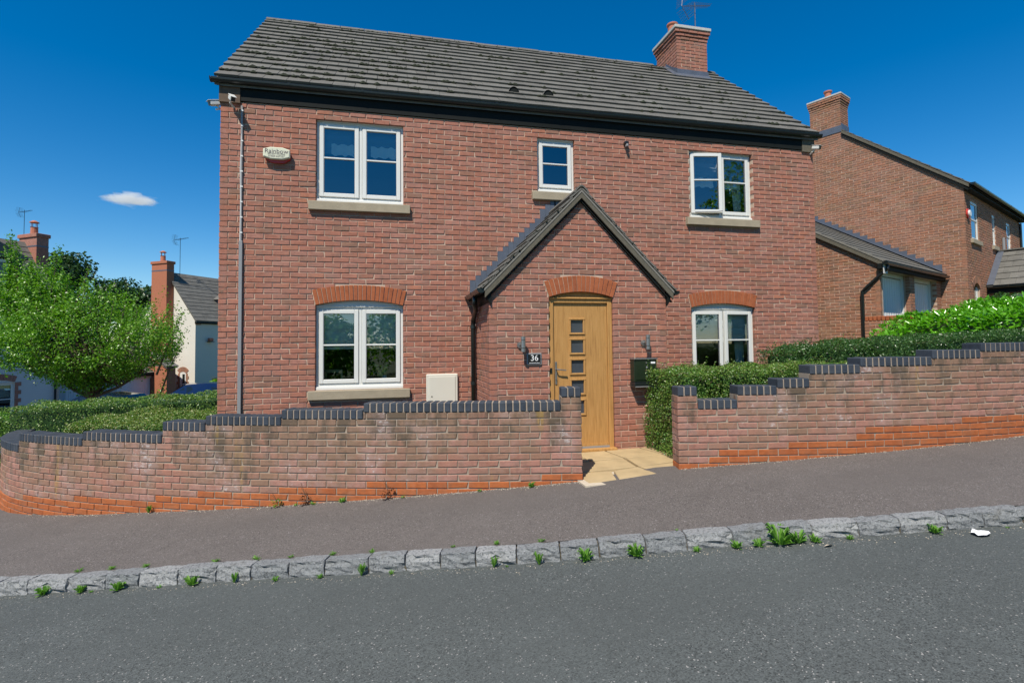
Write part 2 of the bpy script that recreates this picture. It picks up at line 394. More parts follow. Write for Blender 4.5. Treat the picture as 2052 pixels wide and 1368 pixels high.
def lay(fr, U, ztop, n, c0=0, holes=None, startodd=0, endcap=True, zmin=None, cornerL=True, cornerR=True, H=.0635, base=None, pitch=.075, cs=.1025, Umin=0.0):
    """courses counted downwards from ztop (centre of course c0).  holes(z)->list of (u0,u1)"""
    out = []
    for c in range(c0, c0 + n):
        z = ztop - pitch * (c - c0) if base is None else base + pitch * (c - c0)
        odd = (c + startodd) % 2
        segs = []; u = Umin
        if odd == 0: segs.append((u, u + cs, 'h')); u += cs + .01
        while u < U - .02:
            e = min(u + .215, U)
            if U - e < .02: e = U
            segs.append((u, e, 's')); u = e + .01
        hs = holes(z) if holes else []
        for a, b, t in segs:
            parts = [(a, b)]
            for h0, h1 in hs:
                q = []
                for x0, x1 in parts:
                    if x1 <= h0 or x0 >= h1: q.append((x0, x1)); continue
                    if x0 < h0 - .02: q.append((x0, h0))
                    if x1 > h1 + .02: q.append((h1, x1))
                parts = q
            for x0, x1 in parts:
                D = .1
                if cornerL and odd == 0 and abs(x0 - Umin) < 1e-6: D = .2125
                if cornerR and abs(x1 - U) < 1e-6 and x1 - x0 < .13: D = .2125
                out.append([x0, x1, z, D])
    res = []
    for x0, x1, z, D in out:
        x, y, a = fr.at((x0 + x1) / 2)
        res.append(dict(x=x, y=y, z=z, a=a, L=x1 - x0, D=D, H=H, u=(x0 + x1) / 2))
    return res
def put_bricks(bricks, m, parent, nmax=300, name='brick', mats=None, vis=None):
    """the nmax nearest become objects of their own, the rest one joined mesh"""
    def key(b): return (Vector((b['x'], b['y'], b['z'])) - CAMP).length + (100 if (vis and not vis(b)) else 0)
    bs = sorted(bricks, key=key); w = WO.get(parent.name)
    for b in bs[:nmax]:
        mm = b.get('m', m)
        me = brick_var(b['L'], b['H'], b['D'], mm, name)
        o = bpy.data.objects.new(name, me); COL.objects.link(o); o.parent = parent
        loc = Vector((b['x'], b['y'], b['z'])); o.location = loc - w if w is not None else loc
        o.rotation_euler = (R_.uniform(-.006, .006), R_.uniform(-.004, .004), b['a'] + R_.uniform(-.006, .006))
    rest = bs[nmax:]; groups = {}
    for b in rest: groups.setdefault(b.get('m', m).name, []).append(b)
    for mn, bl in groups.items():
        V = []; F = []
        for b in bl:
            v, f = brick_geo(b['L'], b['H'], b['D'], R_); ca, sa = math.cos(b['a']), math.sin(b['a']); o = len(V)
            dn = R_.uniform(-.0025, .0025)
            V.extend([(b['x'] + x * ca - (y + dn) * sa, b['y'] + x * sa + (y + dn) * ca, b['z'] + z) for x, y, z in v])
            F.extend([tuple(i + o for i in q) for q in f])
        mb = MB(); mb.v = V; mb.f = F; mb.build(name + 'work', bpy.data.materials[mn], parent, kind='stuff')
def core(mb, fr, U0, U1, z0, z1, holes, t0=.009, t1=.28, grow=.007):
    """mortar slab behind the bricks with rectangular holes (u0,u1,z0,z1)"""
    hs = [(a - grow, b + grow, c - grow, d + grow) for a, b, c, d in holes]
    us = sorted(set([U0, U1] + [x for h in hs for x in h[:2] if U0 < x < U1])); zs = sorted(set([z0, z1] + [x for h in hs for x in h[2:] if z0 < x < z1]))
    for a, b in zip(us, us[1:]):
        run = None
        for c, d in list(zip(zs, zs[1:])) + [(None, None)]:
            hole = c is None or any(h[0] < (a + b) / 2 < h[1] and h[2] < (c + d) / 2 < h[3] for h in hs)
            if hole:
                if run:
                    q = [fr.at(a), fr.at(b)]
                    P = []
                    for zz in run:
                        for (x, y, an) in q:
                            nx, ny = -math.sin(an), math.cos(an)
                            for t in (t0, t1): P.append((x + nx * t, y + ny * t, zz))
                    # P: z0:(a t0,a t1,b t0,b t1) z1: same
                    mb.add(P, [(0, 2, 6, 4), (1, 5, 7, 3), (0, 4, 5, 1), (2, 3, 7, 6), (0, 1, 3, 2), (4, 6, 7, 5)])
                run = None
            else: run = (run[0], d) if run else (c, d)
# ------------------------------------------------------------------ terrain heights
_s = [-60, -8, -2.3, -1.81, -1.14, -.55, .72, 1.81, 3.23, 4.68, 5.77, 7.68, 10.1, 14, 80]
_c = [-.5, -.20, -.046, -.032, -.016, .004, .018, .034, .04, .036, .026, 0.0, -.07, -.20, -.9]
def hs(x, y):
    xx = max(-30, min(22, x)); yy = max(-14, min(6, y))
    return -.1076 + .0846 * xx + .0111 * yy + float(np.interp(xx * .974 - yy * .227, _s, _c))
def hg(x, y):
    z = hs(x, y)
    if y > 4: z -= .07 * (min(y, 30) - 4) * max(0, min(1, (3 - x) / 6))
    return z
# ------------------------------------------------------------------ street
def wall_path():
    S = [0, .7, 2.2, 3.4, 4.6, 5.5, 6.1, 6.7, 7.2, 7.7, 8.3, 9.0, 9.8]; A = [11.5, 13, 17.2, 20.5, 24.3, 27, 29.5, 33, 38, 46, 60, 80, 93]
    x, y, s = 4.276, -2.274, 0.0; P = [(x, y)]
    while s < 11.0:
        th = rad(float(np.interp(s, S, A))); x -= .05 * math.cos(th); y += .05 * math.sin(th); s += .05; P.append((x, y))
    return P
LWP = wall_path()[::-1]; LW = Curve(LWP)
RW = Curve([(5.369, -2.387), (6.133, -2.554), (6.682, -2.671), (7.242, -2.775), (7.825, -2.86), (8.457, -2.92), (9.013, -2.95), (9.60, -2.955), (10.4, -2.94), (11.4, -2.90), (13.0, -2.8), (16.0, -2.55)])
KP = [(-5.2, 22), (-4.9, 14), (-4.8, 8), (-4.7, 3.5), (-4.6, 1.6), (-4.3, .2), (-3.5, -.85), (-2.4, -1.6), (-1.04, -2.2), (.49, -2.71), (1.92, -3.19), (3.46, -3.66), (5.29, -4.09), (7.10, -4.53), (9.0, -4.95), (12.0, -5.55), (20, -7.0), (45, -11)]
def smooth_path(P, step):
    P = [Vector(p) for p in P]; out = []
    for i in range(len(P) - 1):
        p0, p1, p2, p3 = P[max(i - 1, 0)], P[i], P[i + 1], P[min(i + 2, len(P) - 1)]
        n = max(1, int((p2 - p1).length / step))
        for k in range(n):
            t = k / n; out.append(.5 * ((2 * p1) + (p2 - p0) * t + (2 * p0 - 5 * p1 + 4 * p2 - p3) * t * t + (3 * p1 - p0 - 3 * p2 + p3) * t ** 3))
    out.append(P[-1]); return [tuple(q) for q in out]
KC = Curve(smooth_path(KP, .25))
def strip(name, A, B, n, zf, m, **k):
    """ruled sheet between two equally long point lists"""
    V = []; F = []
    for a, b in zip(A, B):
        for j in range(n + 1):
            t = j / n; x = a[0] * (1 - t) + b[0] * t; y = a[1] * (1 - t) + b[1] * t; V.append((x, y, zf(x, y)))
    for i in range(len(A) - 1):
        for j in range(n):
            q = i * (n + 1) + j; F.append((q, q + n + 1, q + n + 2, q + 1))
    mb = MB(); mb.v = V; mb.f = F; o = mb.build(name, m, smooth=True, **k); return fix_up(o)
def fix_up(o):
    me = o.data
    if me.polygons[0].normal.z < 0: me.flip_normals()
    return o
NS = 150
us = [KC.L * i / NS for i in range(NS + 1)]
Kpts = [KC.at(u)[:2] for u in us]
nrm = [(math.sin(KC.at(u)[2]), -math.cos(KC.at(u)[2])) for u in us]      # outward (towards the road)
# inner edge of the pavement: 2.1 m inwards of the kerb (runs under the garden walls)
wallpts = [(x, y) for x, y in LWP[::3]] + [(5.37, -2.387)] + [RW.at(u)[:2] for u in (.5, 1, 2, 3, 4, 5, 7, 9, 10.5)] + [(30, -2.5), (46, -3)]
def inner(i):
    k = Vector(Kpts[i]); n = Vector(nrm[i]); best = None
    for w in wallpts:
        d = (Vector(w) - k); a = -d.dot(n)
        if abs(d.dot(Vector((-n.y, n.x)))) < .5 and a > .3 and (best is None or a < best): best = a
    a = (best or 1.6) + .16
    return (k.x - n.x * a, k.y - n.y * a)
Ipts = [inner(i) for i in range(NS + 1)]
strip('pavement', [(k[0] - n[0] * .02, k[1] - n[1] * .02) for k, n in zip(Kpts, nrm)], Ipts, 8, hs, M_pave, kind='structure')
def hroad(x, y): return hs(x, y) - .103
strip('road', [(k[0] - n[0] * .1, k[1] - n[1] * .1) for k, n in zip(Kpts, nrm)], [(k[0] + n[0] * 8.5, k[1] + n[1] * 8.5) for k, n in zip(Kpts, nrm)], 24, hroad, M_road, kind='structure')
def yW(x): return float(np.interp(x, [-3.2, -2.5, -1.35, -.01, 1.38, 2.8, 4.28, 5.4, 7.2, 9, 12, 16, 40], [3, .64, -.27, -.94, -1.49, -1.93, -2.27, -2.39, -2.78, -2.95, -2.9, -2.6, -3]))
gx = list(np.arange(-60, 61, 1.0)); gy = list(np.arange(-60, 61, 1.0))
gx = [-900, -400, -200, -110] + gx + [110, 200, 400, 900]; gy = [-900, -400, -200, -110] + gy + [110, 200, 400, 900]
V = []; F = []
for y in gy:
    for x in gx:
        z = hg(x, y) - .03
        if (x > -3.2 and y < yW(x) + .9) or -14.5 < x <= -3.2: z -= .3
        if y > 2 and x > 9: z += .02 * min(y, 20)
        V.append((float(x), float(y), z))
nx = len(gx)
for j in range(len(gy) - 1):
    for i in range(nx - 1): q = j * nx + i; F.append((q, q + 1, q + nx + 1, q + nx))
mb = MB(); mb.v = V; mb.f = F; mb.build('ground', M_ground, smooth=True, kind='structure')
# kerb of granite setts
kerb = thing('kerb', None, None, (3.0, -3.5, 0)); kerb['kind'] = 'structure'
kbm = MB()
for i in range(NS):
    a, b = Vector(Kpts[i]), Vector(Kpts[i + 1]); na, nb = Vector(nrm[i]), Vector(nrm[i + 1])
    vs = []
    for p, n in ((a, na), (b, nb)):
        for t in (-.055, .085):
            for dz in (-.25, -.018):
                q = p + n * t; vs.append((q.x, q.y, hs(q.x, q.y) + dz - (.05 if t > 0 else 0) * (dz > -.1)))
    kbm.add(vs, [(0, 4, 5, 1), (2, 3, 7, 6), (1, 5, 7, 3)])
kbm.build('kerb_bedding', simple('kerb_joint', (.10, .085, .06), .95, 0, .3, 20), kerb)
def sett_mesh(i):
    rg = random.Random(100 + i); bm = bmesh.new(); bmesh.ops.create_cube(bm, size=1)
    bmesh.ops.subdivide_edges(bm, edges=bm.edges, cuts=5, use_grid_fill=True)
    from mathutils import noise as mn
    for v in bm.verts:
        q = v.co.copy(); e = sum(1 for c in q if abs(abs(c) - .5) < 1e-4)
        if e >= 2: v.co *= (.98 if e == 2 else .955)
        p = Vector((q.x * 2.2 + i * 7, q.y, q.z)); n1 = mn.noise(p * 1.6); n2 = mn.noise(p * 5.0 + Vector((3, 3, 3)))
        v.co += Vector((n2 * .008, n1 * .05 + n2 * .05 + rg.uniform(-.012, .012), (n1 * .035 + n2 * .035 + rg.uniform(-.008, .008)) * (1 if q.z > 0 else 0)))
        if q.y < -.49: v.co.y += n2 * .09 + (.07 if q.z > .3 else 0) + rg.uniform(-.02, .02)
    me = bpy.data.meshes.new('kerb_stone'); bm.to_mesh(me); bm.free(); me.materials.append(M_granite)
    me.polygons.foreach_set('use_smooth', [False] * len(me.polygons)); return me
setts = [sett_mesh(i) for i in range(9)]
u0k = None
for i, u in enumerate(us):
    if KC.at(u)[0] > -4.2 and KC.at(u)[1] < 0.0: u0k = u; break
u = u0k; JOINTS = []
while True:
    x, y, a = KC.at(u)
    if x > 9.6: break
    L = R_.choice([.27, .29, .31, .33, .35])
    x, y, a = KC.at(u + L / 2); n = Vector((math.sin(a), -math.cos(a))); q = Vector((x, y)) + n * .035
    o = bpy.data.objects.new('kerb_stone', R_.choice(setts)); COL.objects.link(o); o.parent = kerb
    o.location = Vector((q.x, q.y, hs(q.x, q.y) - .068 + R_.uniform(-.005, .007))) - WO[kerb.name]
    sl = math.atan(.0846 * math.cos(a)); o.rotation_euler = (R_.uniform(-.03, .03), -sl + R_.uniform(-.02, .02), a + R_.uniform(-.02, .02))
    o.scale = (L + .002, .128, .15); u += L + .007; jx = KC.at(u); JOINTS.append((jx[0], jx[1], jx[2]))
# ------------------------------------------------------------------ garden walls
def coping_run(parent, fr, ua, ub, zbot, rng=R_, side=1):
    n = max(1, int(round((ub - ua) / .075)))
    p = (ub - ua) / n; items = []
    for i in range(n):
        uc = ua + p * (i + .5); x, y, a = fr.at(uc)
        items.append((x, y, a, zbot + .051 + rng.uniform(-.0015, .0015)))
    return items
def coping_mesh(seed):
    rg = random.Random(seed); mb = MB()
    mb.bbox(-.0315, .0315, -.006 + rg.uniform(-.002, .001), .221, -.051, .0515, .008); me = bpy.data.meshes.new('coping_brick'); me.from_pydata(mb.v, [], mb.f); me.materials.append(M_blue); return me
COPS = [coping_mesh(i) for i in range(5)]
def garden_wall(label, fr, U0, U, steps, zbase, zref, dpc, nobj=300, endsL=False, endsR=False):
    """steps: (u0,u1,z of coping underside).  zref: a bed level.  dpc(u): top bed of the orange bricks"""
    x, y, a = fr.at((U0 + U) / 2); w = thing('garden_wall', label, 'garden wall', (x, y, hs(x, y)))
    zt = max(s[2] for s in steps); nc = int(math.ceil((zt - zbase) / .075)) + 1
    k = math.floor((zt - zref) / .075 + .5); top = zref + k * .075 - .0375
    # trim full course grid to steps
    def holes(z): return [(s[0], s[1]) for s in steps if z > s[2] - .02]
    br = lay(fr, U, top, nc, 0, holes, 0, Umin=U0, cornerL=endsL, cornerR=endsR)
    keep = []
    for b in br:
        q = fr.at(b['u']); g = hs(q[0], q[1])
        if b['z'] < g - .09: continue
        if b['z'] < dpc(b['u']): b['m'] = M_dpcw
        keep.append(b)
    # faces of the ends
    def endface(u, right):
        x, y, a = fr.at(u)
        d = Vector((-math.sin(a), math.cos(a))) if right else Vector((math.sin(a), -math.cos(a)))
        O = Vector((x, y)) if right else Vector((x, y)) + Vector((-math.sin(a), math.cos(a))) * .215
        F = Flat(O, d); zs = [s[2] for s in steps if s[0] - .01 <= u <= s[1] + .01]; zz = max(zs)
        out = []
        for c in range(nc):
            z = top - .075 * c; odd = c % 2
            if z > zz or z < zbase - .1: continue
            if odd == 0: continue
            cu = .1125 + .05125 if right else .05125
            X, Y, A = F.at(cu); out.append(dict(x=X, y=Y, z=z, a=A, L=.1025, D=.09, H=.065, u=u, m=M_dpcw if z < dpc(u) else None))
            if out[-1]['m'] is None: del out[-1]['m']
        return out
    if endsL: keep += endface(U0, False)
    if endsR: keep += endface(U, True)
    put_bricks(keep, M_gbrick, w, nobj)
    # backing
    mb = MB(); n = int((U - U0) / .1) + 1
    for s0, s1, zc in steps:
        m = max(1, int((s1 - s0) / .12))
        for i in range(m):
            a0, a1 = s0 + (s1 - s0) * i / m, s0 + (s1 - s0) * (i + 1) / m
            if i == 0 and abs(s0 - U0) < .01: a0 += .008
            if i == m - 1 and abs(s1 - U) < .01: a1 -= .008
            q = [fr.at(a0), fr.at(a1)]; P = []
            for zz in (zbase - .2, zc + .004):
                for X, Y, A in q:
                    for t in (.009, .205): P.append((X - math.sin(A) * t, Y + math.cos(A) * t, zz))
            mb.add(P, [(0, 2, 6, 4), (1, 5, 7, 3), (0, 4, 5, 1), (2, 3, 7, 6), (4, 6, 7, 5)])
            # mortar between the copings
            P = []; e0 = .014 if i == 0 else 0; e1 = .014 if i == m - 1 else 0; q = [fr.at(a0 + e0), fr.at(a1 - e1)]
            for zz in (zc, zc + .097):
                for X, Y, A in q:
                    for t in (.0015, .212): P.append((X - math.sin(A) * t, Y + math.cos(A) * t, zz))
            mb.add(P, [(0, 2, 6, 4), (1, 5, 7, 3), (0, 4, 5, 1), (2, 3, 7, 6), (4, 6, 7, 5)])
    mb.build('mortar', M_gmort, w)
    wl = WO[w.name]
    cp = []
    for s0, s1, zc in steps: cp += coping_run(w, fr, s0, s1, zc)
    for X, Y, A, Z in cp:
        o = bpy.data.objects.new('coping_brick', R_.choice(COPS)); COL.objects.link(o); o.parent = w; o.location = Vector((X, Y, Z)) - wl
        o.rotation_euler = (R_.uniform(-.01, .01), R_.uniform(-.012, .012), A + R_.uniform(-.008, .008))
    return w
LU = LW.L; sL = lambda s: LU - s
lsteps = [(sL(9.9), sL(7.35), .425), (sL(7.35), sL(6.07), .575), (sL(6.07), sL(4.87), .65), (sL(4.87), sL(4.29), .80), (sL(4.29), sL(3.35), .875), (sL(3.35), sL(2.40), .95), (sL(2.40), sL(.225), 1.025), (sL(.225), sL(0), 1.175)]
def dpcL(u):
    s = LU - u
    # orange courses step down to the left
    n = 0
    for lim, k in ((.0, -1), (.55, 0), (.56, 0), (2.41, 1), (3.38, 2), (4.33, 3), (4.98, 4), (6.10, 5), (7.15, 6), (8.2, 7)):
        if s > lim: n = k
    return .275 - .075 * n
garden_wall('curved brick garden wall left of the path with stepped dark coping', LW, sL(9.9), LU, lsteps, -.55, .275, dpcL, endsR=True)
rsteps = [(0, .225, 1.158), (.225, .675, 1.008), (.675, 1.125, 1.158), (1.125, 1.5, 1.233), (1.5, 2.1, 1.383), (2.1, 3.0, 1.458), (3.0, 3.675, 1.533), (3.675, 6.0, 1.608), (6.0, 9.9, 1.683)]
def dpcR(u):
    n = 0
    for lim, k in ((.42, 1), (.5, 2), (1.31, 3), (1.96, 4), (2.12, 5), (3.4, 6), (4.3, 7), (5.6, 8), (7, 9)):
        if u > lim: n = k
    return .408 + .075 * n
garden_wall('straight brick garden wall right of the path rising in dark coping steps', RW, 0, 9.9, rsteps, .2, .408, dpcR, endsL=True)
# path of flagstones
path = thing('garden_path', None, None, (4.8, -1.7, .3)); path['kind'] = 'structure'
def zp(x, y):
    t = min(1, max(0, (y + 2.45) / 1.35)); return (.268 + .062 * (x - 4.27)) * (1 - t) + (.322 + .01 * (x - 4.7)) * t
cols = [4.28, 4.62, 5.10, 5.62, 5.98]; rows = [-2.42, -2.02, -1.62, -1.06]
def pt(i, j):
    rg = random.Random(i * 17 + j * 5); return (cols[i] + (rg.uniform(-.09, .09) if 0 < i < 4 else 0), rows[j] + (rg.uniform(-.09, .09) if 0 < j < 3 else 0))
MB().prism([(4.22, -2.50, .18), (6.0, -2.50, .18), (6.0, -1.06, .18), (4.22, -1.06, .18)], (0, 0, .095)).build('bedding', M_crumb, path)
def flag(P):
    c = Vector((sum(p[0] for p in P) / len(P), sum(p[1] for p in P) / len(P))); P = [tuple(c + (Vector(p) - c) * (1 - .022 / max(.2, (Vector(p) - c).length))) for p in P]
    mb = MB(); n = len(P); top = [(p[0], p[1], zp(*p)) for p in P]; bot = [(p[0] , p[1], zp(*p) - .05) for p in P]
    ins = [tuple(c + (Vector(p) - c) * .975) for p in P]; ins = [(p[0], p[1], zp(*p) + .006) for p in ins]
    mb.add(ins + top + bot, [tuple(range(n))] + [(n + i, n + (i + 1) % n, (i + 1) % n, i) for i in range(n)] + [(2 * n + i, 2 * n + (i + 1) % n, n + (i + 1) % n, n + i) for i in range(n)])
    mb.build('flagstone', M_flag, path)
for j in range(3):
    i = 0
    while i < 4:
        st = 2 if (i, j) in ((0, 1), (2, 0)) else 1
        flag([pt(i, j), pt(i + st, j), pt(i + st, j + 1), pt(i, j + 1)]); i += st
MB().prism([(4.29, -2.52, .2), (5.36, -2.60, .2), (5.36, -2.41, .2), (4.29, -2.41, .2)], (0, 0, .043)).build('path_edge', M_crumb, path)
# ------------------------------------------------------------------ main house
HW = 9.5525; HD = 5.9; EZ = 5.11
house = thing('brick_house', 'two storey red brick house numbered 36 with grey tiled roof', 'house', (4.78, 2.9, .35))
facade = Flat((0, 0), (1, 0))
def arch_geo(u0, u1, zs, rise, th=.215):
    s = (u1 - u0); r = (s * s / 4 + rise * rise) / (2 * rise); uc = (u0 + u1) / 2; zc = zs + rise - r; al = math.asin(s / 2 / r)
    return dict(uc=uc, zc=zc, r=r, al=al, th=th, zs=zs)
def arch_hole(A, z):
    if z < A['zs'] - .03: return None
    r2 = A['r'] + A['th']; zo = A['zc'] + r2 * math.cos(A['al'])
    if z > A['zc'] + r2 + .0: return None
    if z > zo: h = math.sqrt(max(0, r2 * r2 - (z - A['zc']) ** 2))
    else:
        t = (z - A['zs']) / (zo - A['zs']); h = (A['r'] * (1 - t) + r2 * t) * math.sin(A['al'])
    return (A['uc'] - h - .008, A['uc'] + h + .008)
def build_arch(A, n, parent, yf=0.0, m=None):
    """voussoirs, each an object of its own"""
    r, al, th = A['r'], A['al'], A['th']; m = m or M_dpc
    g = .0045 / (r + th / 2)
    for i in range(n):
        a0 = -al + 2 * al * i / n + g; a1 = -al + 2 * al * (i + 1) / n - g; jy = R_.uniform(-.002, .002)
        P = [(A['uc'] + rr * math.sin(a), yf - .010 + jy, A['zc'] + rr * math.cos(a)) for rr, a in ((r, a0), (r, a1), (r + th, a1), (r + th, a0))]
        c = [sum(p[i] for p in P) / 4 for i in range(3)]; Q = [(c[0] + (p[0] - c[0]) * .93, p[1] - .002, c[2] + (p[2] - c[2]) * .975) for p in P]; B = [(p[0], yf + .1, p[2]) for p in P]
        MB().add(Q + P + B, [(0, 1, 2, 3)] + [(4 + i, 4 + (i + 1) % 4, (i + 1) % 4, i) for i in range(4)] + [(8 + i, 8 + (i + 1) % 4, 4 + (i + 1) % 4, 4 + i) for i in range(4)]).build('arch_brick', m, parent)
    # mortar ring
    V = []; K = 24; e = .004
    for i in range(K + 1):
        a = -al + 2 * al * i / K
        for rr in (r + e, r + th - e):
            for yy in (yf - .001, yf + .1): V.append((A['uc'] + rr * math.sin(a), yy, A['zc'] + rr * math.cos(a)))
    F = []
    for i in range(K):
        b = i * 4; F += [(b, b + 4, b + 6, b + 2), (b + 1, b + 3, b + 7, b + 5), (b, b + 1, b + 5, b + 4), (b + 2, b + 6, b + 7, b + 3)]
    F += [(0, 2, 3, 1), (K * 4, K * 4 + 1, K * 4 + 3, K * 4 + 2)]
    MB().add(V, F).build('arch_mortar', M_mort, parent)
OP = dict(UL=(1.228, 2.435, 3.80, 4.985), UM=(4.470, 5.080, 4.115, 4.975), UR=(7.105, 8.300, 3.835, 4.990), GL=(1.230, 2.425, 1.155, 2.335), GR=(7.070, 8.270, 1.155, 2.335))
AG = {k: arch_geo(OP[k][0], OP[k][1], 2.335, .07) for k in ('GL', 'GR')}
PX0, PX1, PY = 3.480, 5.985, -1.10
def fholes(z):
    h = []
    for k, (a, b, c, d) in OP.items():
        if c < z < d + (.02 if k[0] == 'G' else 0): h.append((a, b))
        if k in AG:
            q = arch_hole(AG[k], z)
            if q and z > d - .02: h.append(q)
    if z < 2.9: h.append((PX0 + .15, PX1 - .15))
    for k, (a, b, c, d) in OP.items():
        if c - .14 < z < c: h.append((a - .0975, b + .0975))
    return h
fb = lay(facade, HW, 5.075, 72, -1, fholes, 1)
for b in fb: pass
fb = [b for b in fb if b['z'] > hs(b['x'], 0) + .02]
# left gable, right gable
def gable_holes(U):
    def h(z):
        t = z - 5.30
        if t <= 0: return []
        k = t / .885 - .0
        return [(-1, k), (U - k, U + 1)]
    return h
gl = Flat((0, HD), (0, -1)); gr = Flat((HW, 0), (0, 1))
side = lay(gl, HD, 7.85, 108, 0, gable_holes(HD), 0, cornerL=False, cornerR=False) + lay(gr, HD, 7.85, 100, 0, gable_holes(HD), 0, cornerL=False, cornerR=False)
side = [dict(b, L=b['L']) for b in side if b['z'] > hs(b['x'], b['y']) - .05]
# porch front and sides
dO = (4.285, 5.192); AD = arch_geo(dO[0], dO[1], 2.375, .075)
pf = Flat((PX0, PY), (1, 0)); PW = PX1 - PX0
def ptop(x): return 3.70 - abs(x - (PX0 + PX1) / 2) * 1.0
def pholes(z):
    h = []
    if z < 2.39: h.append((dO[0] - PX0, dO[1] - PX0))
    q = arch_hole(AD, z)
    if q: h.append((q[0] - PX0, q[1] - PX0))
    k = z + .03 - ptop(PX0)
    if k > 0: h += [(-1, k), (PW - k, PW + 1)]
    return h
pb = lay(pf, PW, 3.69, 48, 0, pholes, 1)
pb = [b for b in pb if b['z'] > .30]
pl = Flat((PX0, -.0), (0, -1)); pr = Flat((PX1, PY), (0, 1))
ps = lay(pl, 1.1, 2.4525 + .0375, 31, 16, None, 1, cornerL=False, cornerR=False) + lay(pr, 1.1, 2.4525 + .0375, 31, 16, None, 0, cornerL=False, cornerR=False)
# align side courses with the front ones
z0p = pb[0]['z']
for b in ps: b['z'] = z0p + round((b['z'] - z0p) / .075) * .075
ps = [b for b in ps if b['z'] > .30]
# header bricks at the far side of corner stretchers are inside the other wall: shorten side rows where the front brick returns
def corner_fix(lst, Ucut, at_start):
    out = []
    for b in lst:
        odd = int(round((b['z'] - z0p) / .075)) % 2
        out.append(b)
    return out
put_bricks(pb + ps + fb + side, M_brick, house, 300, vis=lambda b: b['y'] < 0.01)
mb = MB()
core(mb, facade, .008, HW - .008, -.3, 5.12, [(a, b, c - .0, d + (.07 if k[0] == 'G' else 0)) for k, (a, b, c, d) in OP.items()])
for X0, X1 in ((.009, .28), (HW - .28, HW - .009)):
    mb.prism([(X0, .28, -.3), (X0, HD - .28, -.3), (X0, HD - .28, 5.2), (X0, HD - .009, 5.2), (X0, HD / 2, 7.82), (X0, .009, 5.2), (X0, .28, 5.2)], (X1 - X0, 0, 0))
mb.box(.009, HW - .009, HD - .28, HD - .009, -.3, 5.2)
core(mb, pf, .008, PW - .008, .1, 2.47, [(dO[0] - PX0, dO[1] - PX0, -1, 2.46)], t1=.2)
xm = (PX0 + PX1) / 2
mb.prism([(PX0 + .01, PY + .009, 2.47), (PX1 - .01, PY + .009, 2.47), (xm, PY + .009, 3.69)], (0, .19, 0))
mb.box(PX0 + .009, PX0 + .2, PY + .2, -.001, .1, 2.47); mb.box(PX1 - .2, PX1 - .009, PY + .2, -.001, .1, 2.47)
mb.build('mortar', M_mort, house)
for k in ('GL', 'GR'): build_arch(AG[k], 21, house)
build_arch(AD, 16, house, PY)
# floors and partitions inside, so that the rooms are rooms
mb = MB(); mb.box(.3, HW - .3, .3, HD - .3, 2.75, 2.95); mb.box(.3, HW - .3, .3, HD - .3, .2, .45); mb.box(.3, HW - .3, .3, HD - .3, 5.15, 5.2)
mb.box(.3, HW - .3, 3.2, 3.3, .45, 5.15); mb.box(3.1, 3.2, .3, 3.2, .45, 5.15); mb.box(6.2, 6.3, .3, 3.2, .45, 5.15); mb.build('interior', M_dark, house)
# sills
def sill(u0, u1, z, parent=house, h=.125, out=.058, y0=0.0):
    MB().bbox(u0 - .0925, u1 + .0925, y0 - out, y0 + .12, z - h - .01, z - .01, .006).build('window_sill', M_sill, parent)
for k, (a, b, c, d) in OP.items(): sill(a, b, c)
def casement(x0, x1, z0, z1, y, ang=0, hinge='L', bar=.47, parent=None, F=.058):
    hx = x0 if hinge == 'L' else x1
    M = Matrix.Translation((hx, y, 0)) @ Matrix.Rotation(rad(-ang if hinge == 'L' else ang), 4, 'Z') @ Matrix.Translation((-hx, -y, 0))
    mb = MB(); d0, d1 = y - .012, y + .045
    mb.bbox(x0, x0 + F, d0, d1, z0, z1, .006, M); mb.bbox(x1 - F, x1, d0, d1, z0, z1, .006, M)
    mb.bbox(x0 + F - .002, x1 - F + .002, d0 + .001, d1 - .001, z0, z0 + F, .006, M); mb.bbox(x0 + F - .002, x1 - F + .002, d0 + .001, d1 - .001, z1 - F, z1, .006, M)
    o = mb.build('casement', M_white, parent)
    zb = z1 - F - (z1 - z0 - 2 * F) * bar
    g = MB(); g.bbox(x0 + F - .002, x1 - F + .002, d0 + .004, d1 - .004, zb - .011, zb + .011, .004, M); g.build('glazing_bar', M_white, parent)
    for a, b in ((z0 + F - .003, zb - .009), (zb + .009, z1 - F + .003)):
        p = MB(); q_ = [M @ Vector(v) for v in ((x0 + F - .003, y + .015, a), (x1 - F + .003, y + .015, a), (x1 - F + .003, y + .015, b), (x0 + F - .003, y + .015, b))]; p.add([tuple(v) for v in q_], [(0, 1, 2, 3)]); p.build('pane', M_glass, parent)
    s = MB(); s.box(x0 + F - .0005, x0 + F + .005, d0 + .006, d1 - .006, z0 + F, z1 - F, M); s.box(x1 - F - .005, x1 - F + .0005, d0 + .006, d1 - .006, z0 + F, z1 - F, M); s.build('gasket', M_grey, parent)
